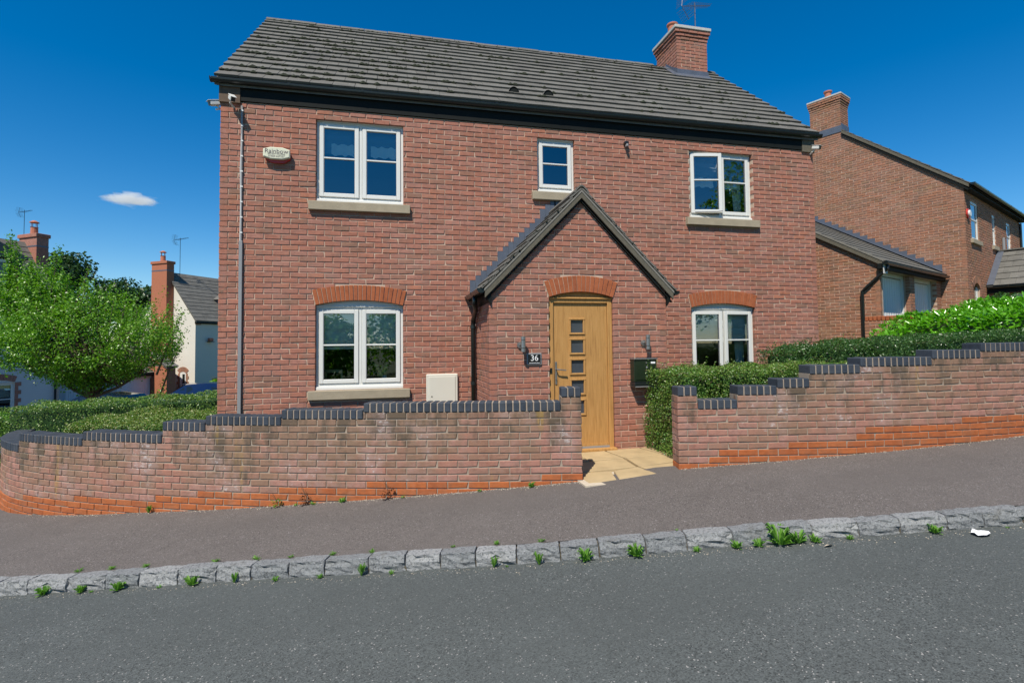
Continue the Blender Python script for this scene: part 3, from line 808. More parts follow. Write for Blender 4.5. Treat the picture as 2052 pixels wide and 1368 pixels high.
def window(k, n=2, angs=(0, 0), hinges=('L', 'R'), blind=.0, fab=None, arch=None, bar=.47):
    a, b, c, d = OP[k]; y = .062; w = MB(); F = .038
    sub = .04
    w.bbox(a, a + F, y, y + .07, c + sub, d, .004); w.bbox(b - F, b, y, y + .07, c + sub, d, .004)
    w.bbox(a + F - .001, b - F + .001, y + .001, y + .07, d - F - .018, d, .004); w.bbox(a + F - .001, b - F + .001, y + .001, y + .07, c + sub, c + sub + F, .004)
    if n == 2: xm_ = (a + b) / 2; w.bbox(xm_ - .02, xm_ + .02, y, y + .07, c + sub + F - .001, d - F - .017, .004)
    o = w.build('window', M_white, house)
    MB().bbox(a - .002, b + .002, y - .038, y + .06, c - .008, c + sub + .001, .008).build('window_board', M_white, o)
    MB().bbox(a - .001, b + .001, y - .022, y + .05, d - .028, d + .0, .008).build('head_trim', M_white, o)
    if arch:
        A = AG[k]; P = [(a, y - .006, d - .005)] + [(A['uc'] + (A['r'] + .004) * math.sin(t), y - .006, A['zc'] + (A['r'] + .004) * math.cos(t)) for t in [A['al'] * (i / 8 - 1) for i in range(17)]] + [(b, y - .006, d - .005)]
        MB().prism(P, (0, .05, 0)).build('arched_head', M_white, o)
    xs = [(a + F, (a + b) / 2 - .02), ((a + b) / 2 + .02, b - F)] if n == 2 else [(a + F, b - F)]
    for i, (x0, x1) in enumerate(xs): casement(x0 + .003, x1 - .003, c + sub + F + .003, d - F - .021, y - (.004 if angs[i] == 0 else .012), angs[i], hinges[i], bar, o)
    # blind with horizontal folds
    if blind:
        V = []; K = 14; h = (d - c) * blind
        for i in range(K + 1):
            z = d - .03 - h * i / K; yy = y + .075 + (.012 if i % 4 == 0 else .0) + .004 * math.sin(i * 1.7)
            for x in (a - .02, b + .02): V.append((x, yy, z))
        f = [(2 * i, 2 * i + 1, 2 * i + 3, 2 * i + 2) for i in range(K)]
        MB().add(V, f).build('blind', M_blind_shade if k[0] == 'U' else M_blind, o)
    if fab:
        for (x0, x1, z0, z1) in fab:
            V = []; K = 16
            for i in range(K + 1):
                x = x0 + (x1 - x0) * i / K
                for j in range(4):
                    z = z1 + (z0 - z1) * j / 3 + .012 * math.sin(i * 1.1 + j * .6); V.append((x, y + .058 + .010 * math.sin(i * 1.9 + j * 1.3 + x0 * 9), z))
            f = [(4 * i + j, 4 * i + 4 + j, 4 * i + 5 + j, 4 * i + 1 + j) for i in range(K) for j in range(3)]
            MB().add(V, f).build('gathered_fabric', M_whitefab, o, smooth=True)
    return o
window('UL', blind=.36, fab=[(1.42, 1.78, 4.51, 4.67), (1.97, 2.33, 4.51, 4.67)], bar=.46)
window('UM', 1, (0,), ('R',), bar=.46)
window('UR', angs=(11, 0), blind=.40, fab=[(7.20, 7.62, 4.39, 4.55), (7.74, 8.15, 4.38, 4.54)], bar=.44)
window('GL', blind=.50, arch=True, bar=.48)
window('GR', angs=(4, 3), blind=.46, arch=True, bar=.46)
MB().tube([(7.2, .02, 3.93), (7.55, -.07, 3.93), (7.64, -.09, 3.94)], .008).build('window_stay', M_steel, house)
# curtains at the right of two windows
for (x0, x1, z0, z1) in ((8.12, 8.26, 3.9, 4.5), (8.08, 8.24, 1.2, 2.0)):
    V = []
    for i in range(9):
        x = x0 + (x1 - x0) * i / 8
        for z in (z0, z1): V.append((x - (.05 if z == z1 else 0) , .26 + .02 * math.sin(i * 2.2), z))
    MB().add(V, [(2 * i, 2 * i + 2, 2 * i + 3, 2 * i + 1) for i in range(8)]).build('curtain', M_whitefab, house, smooth=True)
# --- front door
door = MB(); fx0, fx1 = dO; Y0 = PY + .035
door.bbox(fx0 + .003, fx0 + .068, Y0, Y0 + .09, .345, 2.375, .006); door.bbox(fx1 - .068, fx1 - .003, Y0, Y0 + .09, .345, 2.375, .006)
door.bbox(fx0 + .067, fx1 - .067, Y0 + .001, Y0 + .09, 2.30, 2.375, .006)
door.bbox(fx0 - .0, fx1 + .0, Y0 - .02, Y0 + .05, 2.352, 2.378, .008)
dfr = door.build('door_frame', M_oak, house)
P = [(fx0, Y0 + .02, 2.372)] + [(AD['uc'] + (AD['r'] + .004) * math.sin(t), Y0 + .02, AD['zc'] + (AD['r'] + .004) * math.cos(t)) for t in [AD['al'] * (i / 8 - 1) for i in range(17)]] + [(fx1, Y0 + .02, 2.372)]
MB().prism(P, (0, .05, 0)).build('arched_panel', M_oak, dfr)
MB().bbox(fx0 - .01, fx1 + .01, Y0 - .075, Y0 + .08, .325, .362, .006).build('threshold', M_oak, dfr)
MB().box(fx0 + .07, fx1 - .07, Y0 + .0, Y0 + .03, .362, .385).build('door_strip', M_grey, dfr)
sx0, sx1 = fx0 + .072, fx1 - .072; gx0, gx1 = 4.600, 4.782; SY = Y0 + .028
wins = [(2.078, 1.900), (1.808, 1.630), (1.538, 1.36), (1.268, 1.09), (.998, .82)]
mb = MB(); zz = [.385]
for a, b in wins[::-1]: zz += [b, a]
zz.append(2.296)
mb.box(sx0, gx0, SY, SY + .045, .385, 2.296); mb.box(gx1, sx1, SY, SY + .045, .385, 2.296)
for i in range(0, len(zz), 2): mb.box(gx0, gx1, SY, SY + .045, zz[i], zz[i + 1])
slab = mb.build('door', M_oak, house)
MB().box(sx0, sx1, SY - .012, SY + .0, .385, .418).build('weather_bar', M_oak, slab)
for a, b in wins:
    m2 = MB(); t = .022
    for q in ((gx0 - t, gx1 + t, b - t, b + .004), (gx0 - t, gx1 + t, a - .004, a + t)): m2.bbox(q[0], q[1], SY - .014, SY + .02, q[2], q[3], .005)
    for q in ((gx0 - t, gx0 + .004), (gx1 - .004, gx1 + t)): m2.bbox(q[0], q[1], SY - .013, SY + .02, b + .003, a - .003, .005)
    m2.build('light_frame', M_oak, slab)
    MB().box(gx0, gx1, SY + .015, SY + .025, b, a).build('pane', M_obsc, slab)
mb = MB(); mb.bbox(4.372, 4.40, SY - .012, SY, 1.22, 1.52, .006); mb.tube([(4.386, SY - .01, 1.42), (4.386, SY - .055, 1.42), (4.43, SY - .06, 1.415), (4.51, SY - .058, 1.405)], .0095); mb.build('handle', M_steel, slab, smooth=False)
MB().lathe([(.011, SY - .02), (.011, SY)], (4.386, 0, 1.29), 12, 'y').build('lock', M_steel, slab)
MB().bbox(4.302, 4.325, Y0 - .01, Y0, 1.37, 1.44, .003).build('latch_plate', M_black, dfr)
# --- roof of the main house
RS = .885; ryn = -.085; rz0 = 5.395; RX0, RX1 = -.055, HW + .055; ridge_y = 2.90
sl_len = math.hypot(ridge_y - ryn, (ridge_y - ryn) * RS); nrow = 15; gauge = sl_len / nrow
S_ = Vector((0, 1, RS)).normalized(); Nn = Vector((0, -RS, 1)).normalized(); A_ = Vector((1, 0, 0))
roof = MB()
rzr = rz0 + (ridge_y - ryn) * RS
roof.prism([(RX0 + .02, ryn + .03, rz0 - .005), (RX0 + .02, ridge_y, rzr - .045), (RX0 + .02, 2 * ridge_y - ryn, rz0 - .03), (RX0 + .02, 2 * ridge_y - ryn, rz0 - .12), (RX0 + .02, ridge_y, rzr - .16), (RX0 + .02, ryn + .03, rz0 - .10)], (RX1 - RX0 - .04, 0, 0))
roof = roof.build('roof', M_tile, house)
tw = .2985; th_ = .022
def tile_mesh(i, w, l):
    rg = random.Random(i + 50); j = lambda: rg.uniform(-.002, .002); mb = MB()
    z0a, z0b = .046 + j(), .046 + j()
    ye = rg.uniform(-.004, .003)
    top = [(-w / 2 + .0004, ye, z0a), (w / 2 - .0004, ye + j(), z0b), (w / 2 - .0004, l, .014), (-w / 2 + .0004, l, .014)]
    bot = [(p[0], p[1], p[2] - (.036 if q < 2 else .016)) for q, p in enumerate(top)]
    c = .002; tt = [(p[0] + (c if k in (0, 3) else -c), p[1] + (c if k < 2 else 0), p[2] + .002) for k, p in enumerate(top)]
    mb.add(tt + top + bot, [(0, 1, 2, 3)] + [(4 + i, 4 + (i + 1) % 4, (i + 1) % 4, i) for i in range(4)] + [(8 + i, 8 + (i + 1) % 4, 4 + (i + 1) % 4, 4 + i) for i in range(4)])
    me = bpy.data.meshes.new('roof_tile'); me.from_pydata(mb.v, [], mb.f); me.materials.append(M_tile); return me
TM = [tile_mesh(i, tw, gauge + .03) for i in range(12)]; THM = [tile_mesh(i + 20, tw / 2, gauge + .03) for i in range(3)]
base_m = Matrix(((A_.x, S_.x, Nn.x, 0), (A_.y, S_.y, Nn.y, 0), (A_.z, S_.z, Nn.z, 0), (0, 0, 0, 1)))
tiles = []
ncol = int(round((RX1 - RX0) / tw)); tw_ = (RX1 - RX0) / ncol
for j in range(nrow):
    xs_ = [(RX0 + tw_ * (i + .5), False) for i in range(ncol)] if j % 2 == 0 else [(RX0 + tw_ * .25, True)] + [(RX0 + tw_ * (i + 1), False) for i in range(ncol - 1)] + [(RX1 - tw_ * .25, True)]
    for x, half in xs_:
        P = Vector((x, ryn, rz0)) + S_ * (gauge * j)
        if 8.36 < x < 9.2 and P.y > 2.36: continue
        tiles.append((x, half, j, P))
tiles.sort(key=lambda t: (t[3] - CAMP).length)
VS = []; FS = []; hw = WO[house.name]
for i, (x, half, j, P) in enumerate(tiles):
    me = R_.choice(THM if half else TM)
    M = Matrix.Translation(P) @ base_m @ Matrix.Rotation(R_.uniform(-.008, .008), 4, 'Z') @ Matrix.Rotation(R_.uniform(-.01, .006), 4, 'X')
    if half: pass
    if i < 300:
        o = bpy.data.objects.new('roof_tile', me); COL.objects.link(o); o.parent = roof; o.matrix_local = M
    else:
        o_ = len(VS); VS += [tuple(M @ v.co) for v in me.vertices]; FS += [tuple(k + o_ for k in p.vertices) for p in me.polygons]
mb = MB(); mb.v = VS; mb.f = FS; mb.build('upper_tiles', M_tile, roof, kind='stuff')
WO[roof.name] = Vector((0, 0, 0))
# rear slope, ridge tiles, verges
mb = MB()
for j in range(nrow):
    y = 2 * ridge_y - ryn - j * gauge * .748; z = rz0 + j * gauge * .662
    mb.prism([(RX0, y, z + .02), (RX0, y - gauge * .76, z + gauge * .662 + .01), (RX0, y - gauge * .76, z + gauge * .662 - .02), (RX0, y, z - .01)], (RX1 - RX0, 0, 0))
mb.build('rear_tiles', M_tile, roof, kind='stuff')
x = RX0
while x < RX1 - .05:
    L = min(.45, RX1 - x)
    if not (8.25 < x + L / 2 < 9.25):
        mb = MB(); pr_ = [(-.12, -.095), (-.105, -.07), (-.04, -.012), (0, .0), (.04, -.012), (.105, -.07), (.12, -.095)]
        dz = R_.uniform(-.006, .006)
        P = [(x + .006, ridge_y + a, rzr + .052 + b + dz) for a, b in pr_] + [(x + .006, ridge_y + a * .85, rzr + .034 + b + dz) for a, b in pr_[::-1]]
        mb.prism(P, (L - .012, 0, 0)).build('ridge_tile', M_tile, roof)
    x += L
mb = MB()
for X in (RX0 - .004, RX1 - .056):
    mb.prism([(X, ryn + .02, rz0 - .02), (X, ridge_y, rzr - .02), (X, ridge_y, rzr - .10), (X, ryn + .02, rz0 - .10)], (.06, 0, 0)); mb.prism([(X, 2 * ridge_y - ryn - .02, rz0 - .02), (X, ridge_y, rzr - .02), (X, ridge_y, rzr - .10), (X, 2 * ridge_y - ryn - .02, rz0 - .10)], (.06, 0, 0))
mb.build('verge', M_tile, house)
# moss lumps on the lower tile edges
mb = MB(); rg = random.Random(4)
def lump(mb, P, r, S=S_, A=A_, Nv=Nn):
    k = 6; vs = [tuple(P + Nv * r * .75)]
    for i in range(k):
        a = 2 * math.pi * i / k + rg.uniform(-.3, .3); q = r * rg.uniform(.7, 1.3); vs.append(tuple(P + A * math.cos(a) * q * 1.3 + S * math.sin(a) * q * .8 + Nv * r * .15))
    for i in range(k):
        a = 2 * math.pi * i / k; vs.append(tuple(P + A * math.cos(a) * r * 1.2 + S * math.sin(a) * r * .8 - Nv * r * .4))
    mb.add(vs, [(0, 1 + i, 1 + (i + 1) % k) for i in range(k)] + [(1 + i, 7 + i, 7 + (i + 1) % k, 1 + (i + 1) % k) for i in range(k)])
clusters = [(rg.uniform(RX0, RX1), rg.randrange(1, nrow)) for _ in range(150)] + [(rg.uniform(RX0, 2.8), rg.randrange(1, nrow)) for _ in range(60)]
for cx_, j in clusters:
    for k in range(rg.randint(1, 4)):
        x = min(RX1 - .04, max(RX0 + .04, cx_ + rg.uniform(-.14, .14)))
        if 8.2 < x < 9.25 and j > 11: continue
        lump(mb, Vector((x, ryn, rz0)) + S_ * (gauge * j - .006) + Nn * .036, rg.uniform(.018, .045))
for k in range(220): lump(mb, Vector((rg.uniform(RX0, 8.3), ridge_y - .115 + rg.uniform(-.02, .02), rzr - .062 + rg.uniform(0, .012))), rg.uniform(.012, .024))
mb.build('moss', M_moss, roof, kind='stuff')
# roof vents
for vx, vy in ((4.18, .43), (4.76, .44)):
    z = rz0 + (vy - ryn) * RS; V = []; K = 8
    for (yy, rr) in ((vy - .14, .088), (vy + .06, .082), (vy + .20, .03)):
        for i in range(K + 1):
            a = math.pi * i / K; V.append((vx + rr * math.cos(a), yy, rz0 + (vy - .12 - ryn) * RS + .03 + max(0, (yy - vy + .12)) * .35 + rr * 1.25 * math.sin(a)))
    F = [(r_ * (K + 1) + i, r_ * (K + 1) + i + 1, (r_ + 1) * (K + 1) + i + 1, (r_ + 1) * (K + 1) + i) for r_ in range(2) for i in range(K)]
    MB().add(V, F).build('roof_vent', M_tile, roof, smooth=True)
    MB().prism([(vx + .08 * math.cos(math.pi * i / 8), vy - .125, rz0 + (vy - .12 - ryn) * RS + .03 + .10 * math.sin(math.pi * i / 8)) for i in range(9)], (0, .01, 0)).build('vent_grille', M_soffit, roof)
# eaves: fascia, box ends, gutter
mb = MB(); mb.box(.05, HW - .05, -.018, .05, 5.125, 5.37); mb.build('fascia', M_soffit, house)
mb = MB(); mb.box(-.012, .25, -.03, .05, 5.09, 5.335); mb.build('kneeler', simple('stained_mortar', (.12, .085, .06), .9, 0, .4, 14), house); mb = MB(); mb.box(HW - .24, HW + .012, -.03, .05, 5.09, 5.335); mb.build('kneeler', M_timber, house)
def gutter(name, p0, p1, out, r, m, parent, brackets=.95, n=8):
    p0, p1, out = Vector(p0), Vector(p1), Vector(out).normalized(); d = (p1 - p0).normalized(); up = Vector((0, 0, 1)); V = []
    prof = [(math.cos(math.pi * i / n) * -r, -math.sin(math.pi * i / n) * r) for i in range(n + 1)]
    prof2 = [(a * .9, b * .9) for a, b in prof[::-1]]
    full = [( -r, .006)] + prof + [(r, .006), (r * .88, .006)] + prof2[1:-1] + [(-r * .88, .006)]
    P = [tuple(p0 + out * (a + r) + up * b) for a, b in full]
    mb = MB(); mb.prism(P, tuple(p1 - p0)); g = mb.build(name, m, parent)
    # stop ends and union brackets
    L = (p1 - p0).length; cnt = int(L / brackets)
    for k in range(cnt + 1):
        c = p0 + d * (L * k / max(1, cnt)); P = [tuple(c + out * (a * 1.09 + r) + up * (b * 1.09 + .004) - d * .02) for a, b in [(-r, .006)] + prof + [(r, .006)]]
        MB().prism(P, tuple(d * (.006 if k in (0, cnt) else .035))).build('gutter_bracket', m, g)
    return g
gutter('gutter', (-.085, -.022, 5.375), (9.66, -.022, 5.385), (0, -1, 0), .052, M_black, house)
# --- main chimney
ch = MB(); CX0, CX1, CY0, CY1, CZ0, CZ1 = 8.405, 9.155, 2.44, 3.32, 7.2, 8.675
chim = ch.box(CX0 + .009, CX1 - .009, CY0 + .009, CY1 - .009, CZ0, CZ1).build('chimney', M_mort, house)
WO[chim.name] = Vector((0, 0, 0))
cb = []
for (O, d, U, ph) in (((CX0, CY0), (1, 0), CX1 - CX0, 0), ((CX0, CY1), (0, -1), CY1 - CY0, 1), ((CX1, CY0), (0, 1), CY1 - CY0, 1), ((CX1, CY1), (-1, 0), CX1 - CX0, 0)):
    for c in range(24):
        z = CZ1 - .0375 - .075 * c; g = (.055, .055, .03)[c] if c < 3 else 0
        if c == 1: g = .03
        if c == 2: g = .012
        dv = Vector(d).normalized(); nv = Vector((dv.y, -dv.x)); O2 = Vector(O) - dv * g + nv * g
        cb += lay(Flat(O2, d), U + 2 * g, z, 1, c, None, ph, cornerL=False, cornerR=False)
cbm = []
V = []; F = []
put_bricks(cb, M_brick2 if False else M_brick, chim, 120, vis=lambda b: b['y'] < 3.2 and b['x'] < 9.1)
MB().bbox(CX0 - .075, CX1 + .075, CY0 - .075, CY1 + .075, CZ1 + .002, CZ1 + .075, .01).build('chimney_cap', M_cement, chim)
MB().lathe([(.115, 0), (.12, .05), (.10, .08), (.10, .26), (.125, .28), (.125, .31), (.09, .31)], (8.56, 2.86, CZ1 + .07), 20).build('chimney_pot', M_pot, chim, smooth=False)
zr = lambda y: rz0 + (y - ryn) * RS
mb = MB(); mb.prism([(CX0 - .012, CY0 - .012, zr(CY0 - .012) + .16), (CX1 + .012, CY0 - .012, zr(CY0 - .012) + .16), (CX1 + .02, CY0 - .02, zr(CY0 - .02) + .0), (CX1 + .02, CY0 - .14, zr(CY0 - .14) + .045), (CX0 - .05, CY0 - .14, zr(CY0 - .14) + .045), (CX0 - .05, CY0 - .02, zr(CY0 - .02) + .05)][0:2] + [(CX1 + .012, CY0 - .02, zr(CY0) + .0), (CX0 - .012, CY0 - .02, zr(CY0) + .0)], (0, -.006, 0))
mb.prism([(CX0 - .08, CY0 - .015, zr(CY0) + .05), (CX1 + .03, CY0 - .015, zr(CY0) + .05), (CX1 + .03, CY0 - .17, zr(CY0 - .17) + .048), (CX0 - .12, CY0 - .17, zr(CY0 - .17) + .048)], (0, 0, .006))
mb.prism([(CX0 - .008, CY0 - .02, zr(CY0) + .16), (CX0 - .008, CY0 - .02, zr(CY0) - .02), (CX0 - .008, ridge_y, zr(ridge_y) - .02), (CX0 - .008, ridge_y, zr(ridge_y) + .10), (CX0 - .008, CY0 + .2, zr(CY0 + .2) + .12)], (-.006, 0, 0))
mb.prism([(CX0 - .014, CY0 - .15, zr(CY0 - .15) + .05), (CX0 - .15, CY0 - .12, zr(CY0 - .12) + .05), (CX0 - .15, ridge_y - .06, zr(ridge_y - .06) + .05), (CX0 - .014, ridge_y - .06, zr(ridge_y - .06) + .05)], (0, 0, .006))
mb.build('lead_flashing', M_lead, chim)
# TV aerial
def aerial(name, label, base, h, azim, size=1.0, m=M_metal, tilt=0.12):
    a = thing(name, label, 'aerial', base)
    b = Vector(base); top = b + Vector((0, 0, h))
    MB().tube([b, top], .014 * size, 6).build('mast', m, a)
    d = Vector((math.cos(azim), math.sin(azim), tilt)).normalized(); sd = Vector((0, 0, 1)).cross(d).normalized(); up = d.cross(sd)
    c = top - Vector((0, 0, .07)); L = .9 * size
    MB().tube([c - d * L * .45, c + d * L * .55], .009 * size, 6).build('boom', m, a)
    mb = MB()
    for i in range(11):
        p = c + d * (L * (.5 - .075 * i)); w = .09 + .008 * i
        mb.tube([p - sd * w * size, p + sd * w * size], .004 * size, 4)
    mb.build('director_rod', m, a)
    mb = MB(); p = c - d * L * .45
    for s in (1, -1):
        for i in range(6):
            q = p + (up * s * (.05 + .045 * i) - d * (-.03 - .02 * i)) * size
            mb.tube([q - sd * .20 * size, q + sd * .20 * size], .004 * size, 4)
        mb.tube([p, p + (up * s * .30 + d * .13) * size], .007 * size, 5)
    mb.build('reflector', m, a); return a
aerial('tv_aerial', 'large tv aerial with rod reflector above the main house chimney', (9.06, 2.72, CZ1 + .07), .80, rad(12), 1.0, tilt=.28)
# --- porch roof
pez = 2.464; pt_ = 4.742; prz = 3.824; y_f = PY - .066
slp = (prz - pez) / (pt_ - (PX0 - .09)); proof = None
deck = MB()
ex = 3.388
deck.prism([(ex, y_f + .02, pez - .01), (pt_, y_f + .02, prz - .04), (2 * pt_ - ex, y_f + .02, pez - .01), (2 * pt_ - ex, y_f + .02, pez - .06), (pt_, y_f + .02, prz - .10), (ex, y_f + .02, pez - .06)], (0, -y_f - .02, 0))
proof = deck.build('porch_roof', M_soffit, house); WO[proof.name] = Vector((0, 0, 0))
nr = 9
for sgn in (1, -1):
    S2 = Vector((sgn, 0, slp)).normalized(); N2 = Vector((-sgn * slp, 0, 1)).normalized(); O2 = Vector((ex if sgn > 0 else 2 * pt_ - ex, 0, pez))
    lenp = math.hypot(pt_ - ex, prz - pez); g2 = lenp / nr
    for j in range(nr):
        segs = [(y_f - .01, -.93), (-.93, -.62), (-.62, -.31), (-.31, 0)] if j % 2 else [(y_f - .01, -.775), (-.775, -.465), (-.465, -.155), (-.155, 0)]
        for y0_, y1_ in segs:
            P = O2 + S2 * (g2 * j); dz = R_.uniform(-.003, .004)
            def Q(s, y, n): q = P + S2 * s + N2 * n; return (q.x, y, q.z)
            l = g2 + .03 if j < nr - 1 else g2
            vs = [Q(0, y0_ + .002, .034 + dz), Q(0, y1_ - .002, .034 + dz), Q(l, y1_ - .002, .016), Q(l, y0_ + .002, .016), Q(0, y0_ + .002, .010 + dz), Q(0, y1_ - .002, .010 + dz), Q(l, y1_ - .002, -.004), Q(l, y0_ + .002, -.004)]
            MB().add(vs, [(0, 1, 2, 3), (4, 7, 6, 5), (0, 4, 5, 1), (1, 5, 6, 2), (2, 6, 7, 3), (3, 7, 4, 0)]).build('roof_tile', M_tile, proof)
for k in range(3):
    y = y_f - .01 + k * .42; L = min(.415, 0 - y)
    pr_ = [(-.11, -.12), (-.08, -.075), (-.03, -.03), (0, -.018), (.03, -.03), (.08, -.075), (.11, -.12)]
    P = [(pt_ + a, y, prz + .075 + b) for a, b in pr_] + [(pt_ + a * .85, y, prz + .055 + b) for a, b in pr_[::-1]]
    MB().prism(P, (0, L, 0)).build('ridge_tile', M_tile, proof)
for sgn in (1, -1):      # verge boards and the mortar bedding above them
    X = lambda x: x if sgn > 0 else 2 * pt_ - x
    mb = MB(); mb.prism([(X(ex + .03), y_f, pez - .01), (X(pt_), y_f, prz - .03), (X(pt_), y_f, prz - .118), (X(ex + .03), y_f, pez - .108)], (0, .028, 0)); fix_normals(mb.build('bargeboard', M_timber, proof))
    mb = MB(); mb.prism([(X(ex + .02), y_f - .006, pez + .006), (X(pt_), y_f - .006, prz - .012), (X(pt_), y_f - .006, prz - .042), (X(ex + .02), y_f - .006, pez - .026)], (0, .05, 0)); fix_normals(mb.build('verge_bedding', M_bed, proof))
    mb = MB(); mb.prism([(X(ex + .04), y_f + .028, pez - .13), (X(pt_), y_f + .028, prz - .14), (X(pt_), y_f + .028, prz - .16), (X(ex + .04), y_f + .028, pez - .15)], (0, PY - y_f - .03, 0)); fix_normals(mb.build('soffit', M_soffit, proof))
mb = MB(); rg = random.Random(9)
for k in range(70):
    t = rg.random(); s = rg.choice((1, -1)); x = (ex + (pt_ - ex) * t) if s > 0 else 2 * pt_ - (ex + (pt_ - ex) * t); z = pez + (prz - pez) * t
    lump(mb, Vector((x, y_f + rg.uniform(-.02, .03), z + rg.uniform(.02, .045))), rg.uniform(.006, .015), Vector((0, 1, 0)), Vector((1, 0, 0)), Vector((0, 0, 1)))
mb.build('moss', M_moss, proof, kind='stuff')
# stepped lead flashing on the facade
for sgn in (1, -1):
    mb = MB(); st = 16
    for i in range(st):
        x0 = ex + .01 + (pt_ - ex) * i / st; x1 = ex + .01 + (pt_ - ex) * (i + 1) / st; zb = pez + (prz - pez) * i / st; zt = zb + .075 + .20
        if sgn < 0: x0, x1 = 2 * pt_ - x1, 2 * pt_ - x0
        zt = round((zt - 5.075) / .075) * .075 + 5.075 - .036
        mb.box(x0, x1 - .002, -.012 - .001 * (i % 3), -.004, zb - .05, min(zt, 4.10))
    mb.build('stepped_flashing', M_lead, proof)
# porch gutters and downpipe
gutter('gutter', (ex + .03, y_f + .03, pez + .0), (ex + .03, -.01, pez + .0), (-1, 0, 0), .05, M_black, house, .55)
gutter('gutter', (2 * pt_ - ex - .03, y_f + .03, pez + .0), (2 * pt_ - ex - .03, -.01, pez + .0), (1, 0, 0), .05, M_black, house, .55)
for sgn in (1, -1):
    X = lambda x: x if sgn > 0 else 2 * pt_ - x
    mb = MB(); mb.prism([(X(ex + .06), y_f + .03, pez - .02), (X(PX0 + .02), y_f + .03, pez - .02), (X(PX0 + .02), y_f + .03, pez - .20), (X(ex + .06), y_f + .03, pez - .12)], (0, -y_f - .05, 0)); fix_normals(mb.build('eaves_box', M_soffit, house))
mb = MB(); mb.tube([(ex - .02, -.62, pez - .05), (ex - .02, -.62, pez - .14), (3.43, -.35, 2.25), (3.425, -.12, 2.12), (3.425, -.10, 2.05), (3.425, -.10, .3)], .034, 10); mb.build('downpipe', M_black, house, smooth=True)
for z in (2.02, 1.2): MB().lathe([(.042, z - .025), (.042, z + .02)], (3.425, -.10, 0), 12).build('pipe_clip', M_black, house)
MB().tube([(3.472, -.012, 2.3), (3.472, -.012, 1.45), (3.474, -.012, .9), (3.472, -.012, .5)], .006, 5).build('cable', M_yellowpipe, house)
# cable conduit up the left of the facade
mb = MB(); mb.bbox(.26, .285, -.024, -.0, 3.2, 5.06, .003); mb.bbox(.252, .297, -.034, -.0, .5, 3.2, .004); mb.build('conduit', M_grey, house)
mb = MB()
for z in np.arange(3.3, 5.0, .21): mb.box(.252 + .012 * (int(z * 10) % 2), .262 + .03 * (int(z * 10) % 2), -.028, -.001, z, z + .02)
mb.tube([(.262, -.012, 5.05), (.27, -.02, 4.6), (.258, -.018, 4.2), (.268, -.02, 3.7), (.262, -.02, 3.2)], .006, 5); mb.build('conduit_clip', M_white, house)
MB().bbox(3.40, 3.50, -.055, 0, 1.28, 1.47, .012).build('junction_box', M_meter, house)
# ------------------------------------------------------------------ things fixed to the house
def small(name, label, cat, loc, group=None): return thing(name, label, cat, loc, 0, group)
# alarm box
t = small('alarm_box', 'cream and red alarm box with lettering high on the left of the facade', 'alarm box', (.735, 0, 4.40))
def oct_(w, h, cx, cz, k=.055): return [(cx - w, cz - h + k), (cx - w * .45, cz - h), (cx + w * .45, cz - h), (cx + w, cz - h + k), (cx + w, cz + h - k), (cx + w * .45, cz + h), (cx - w * .45, cz + h), (cx - w, cz + h - k)]
P = oct_(.165, .105, .735, 4.395, .06); mb = MB(); mb.prism([(x, -.045, z) for x, z in P], (0, .045, 0)); mb.build('back_shell', M_red, t)
P = oct_(.172, .083, .728, 4.41, .03); P2 = oct_(.160, .072, .728, 4.41, .028); mb = MB()
mb.add([(x, -.088, z) for x, z in P2] + [(x, -.078, z) for x, z in P] + [(x, -.044, z) for x, z in P], [tuple(range(8))] + [(8 + i, 8 + (i + 1) % 8, (i + 1) % 8, i) for i in range(8)] + [(16 + i, 16 + (i + 1) % 8, 8 + (i + 1) % 8, 8 + i) for i in range(8)])
fix_normals(mb.build('cover', M_creamp, t))
text_mesh('lettering', 'Rainbow', .086, M_ink, t, Matrix.Translation((.728, -.0892, 4.433)) @ FACE, .0003)
text_mesh('lettering', 'SECURITY SYSTEMS', .026, M_ink, t, Matrix.Translation((.728, -.0892, 4.393)) @ FACE, .0003)
text_mesh('lettering', '01604 627227', .036, M_ink, t, Matrix.Translation((.728, -.0892, 4.364)) @ FACE, .0003)
def cctv(label, base, aim, s=1.0):
    t = small('security_camera', label, 'camera', base); b = Vector(base); d = Vector(aim).normalized()
    M = Matrix.Translation(b) @ d.to_track_quat('Y', 'Z').to_matrix().to_4x4() @ Matrix.Scale(s, 4)
    mb = MB(); mb.bbox(-.034, .034, -.05, .09, -.034, .034, .014, M); mb.build('housing', M_white, t)
    MB().bbox(-.027, .027, .088, .096, -.027, .027, .006, M).build('lens', M_black, t)
    MB().bbox(-.038, .038, -.05, .105, .032, .038, .003, M).build('hood', M_white, t)
    mb = MB(); mb.tube([M @ Vector((0, 0, -.03)), M @ Vector((0, -.03, -.075)), b + Vector((0, -b.y - .0 if abs(b.y) < .3 else 0, -.085))], .014, 8); mb.build('bracket', M_white, t)
    return t
cctv('white camera at the top left corner of the facade aimed at the drive', (.17, -.12, 5.11), (.45, -.8, -.6))
cctv('white camera sticking out sideways past the top left corner of the house', (-.055, .0, 5.07), (-.8, -.55, -.35))
cctv('white camera at the top right corner of the facade', (HW - .06, -.12, 5.14), (.25, -.9, -.3))
t = small('motion_sensor', 'small black sensor below the eaves between the upper windows', 'sensor', (5.95, -.02, 4.97))
MB().bbox(5.915, 5.985, -.07, 0, 4.955, 5.0, .008).build('body', M_black, t); MB().bbox(5.93, 5.97, -.095, -.03, 4.90, 4.955, .012).build('lens', M_grey, t)
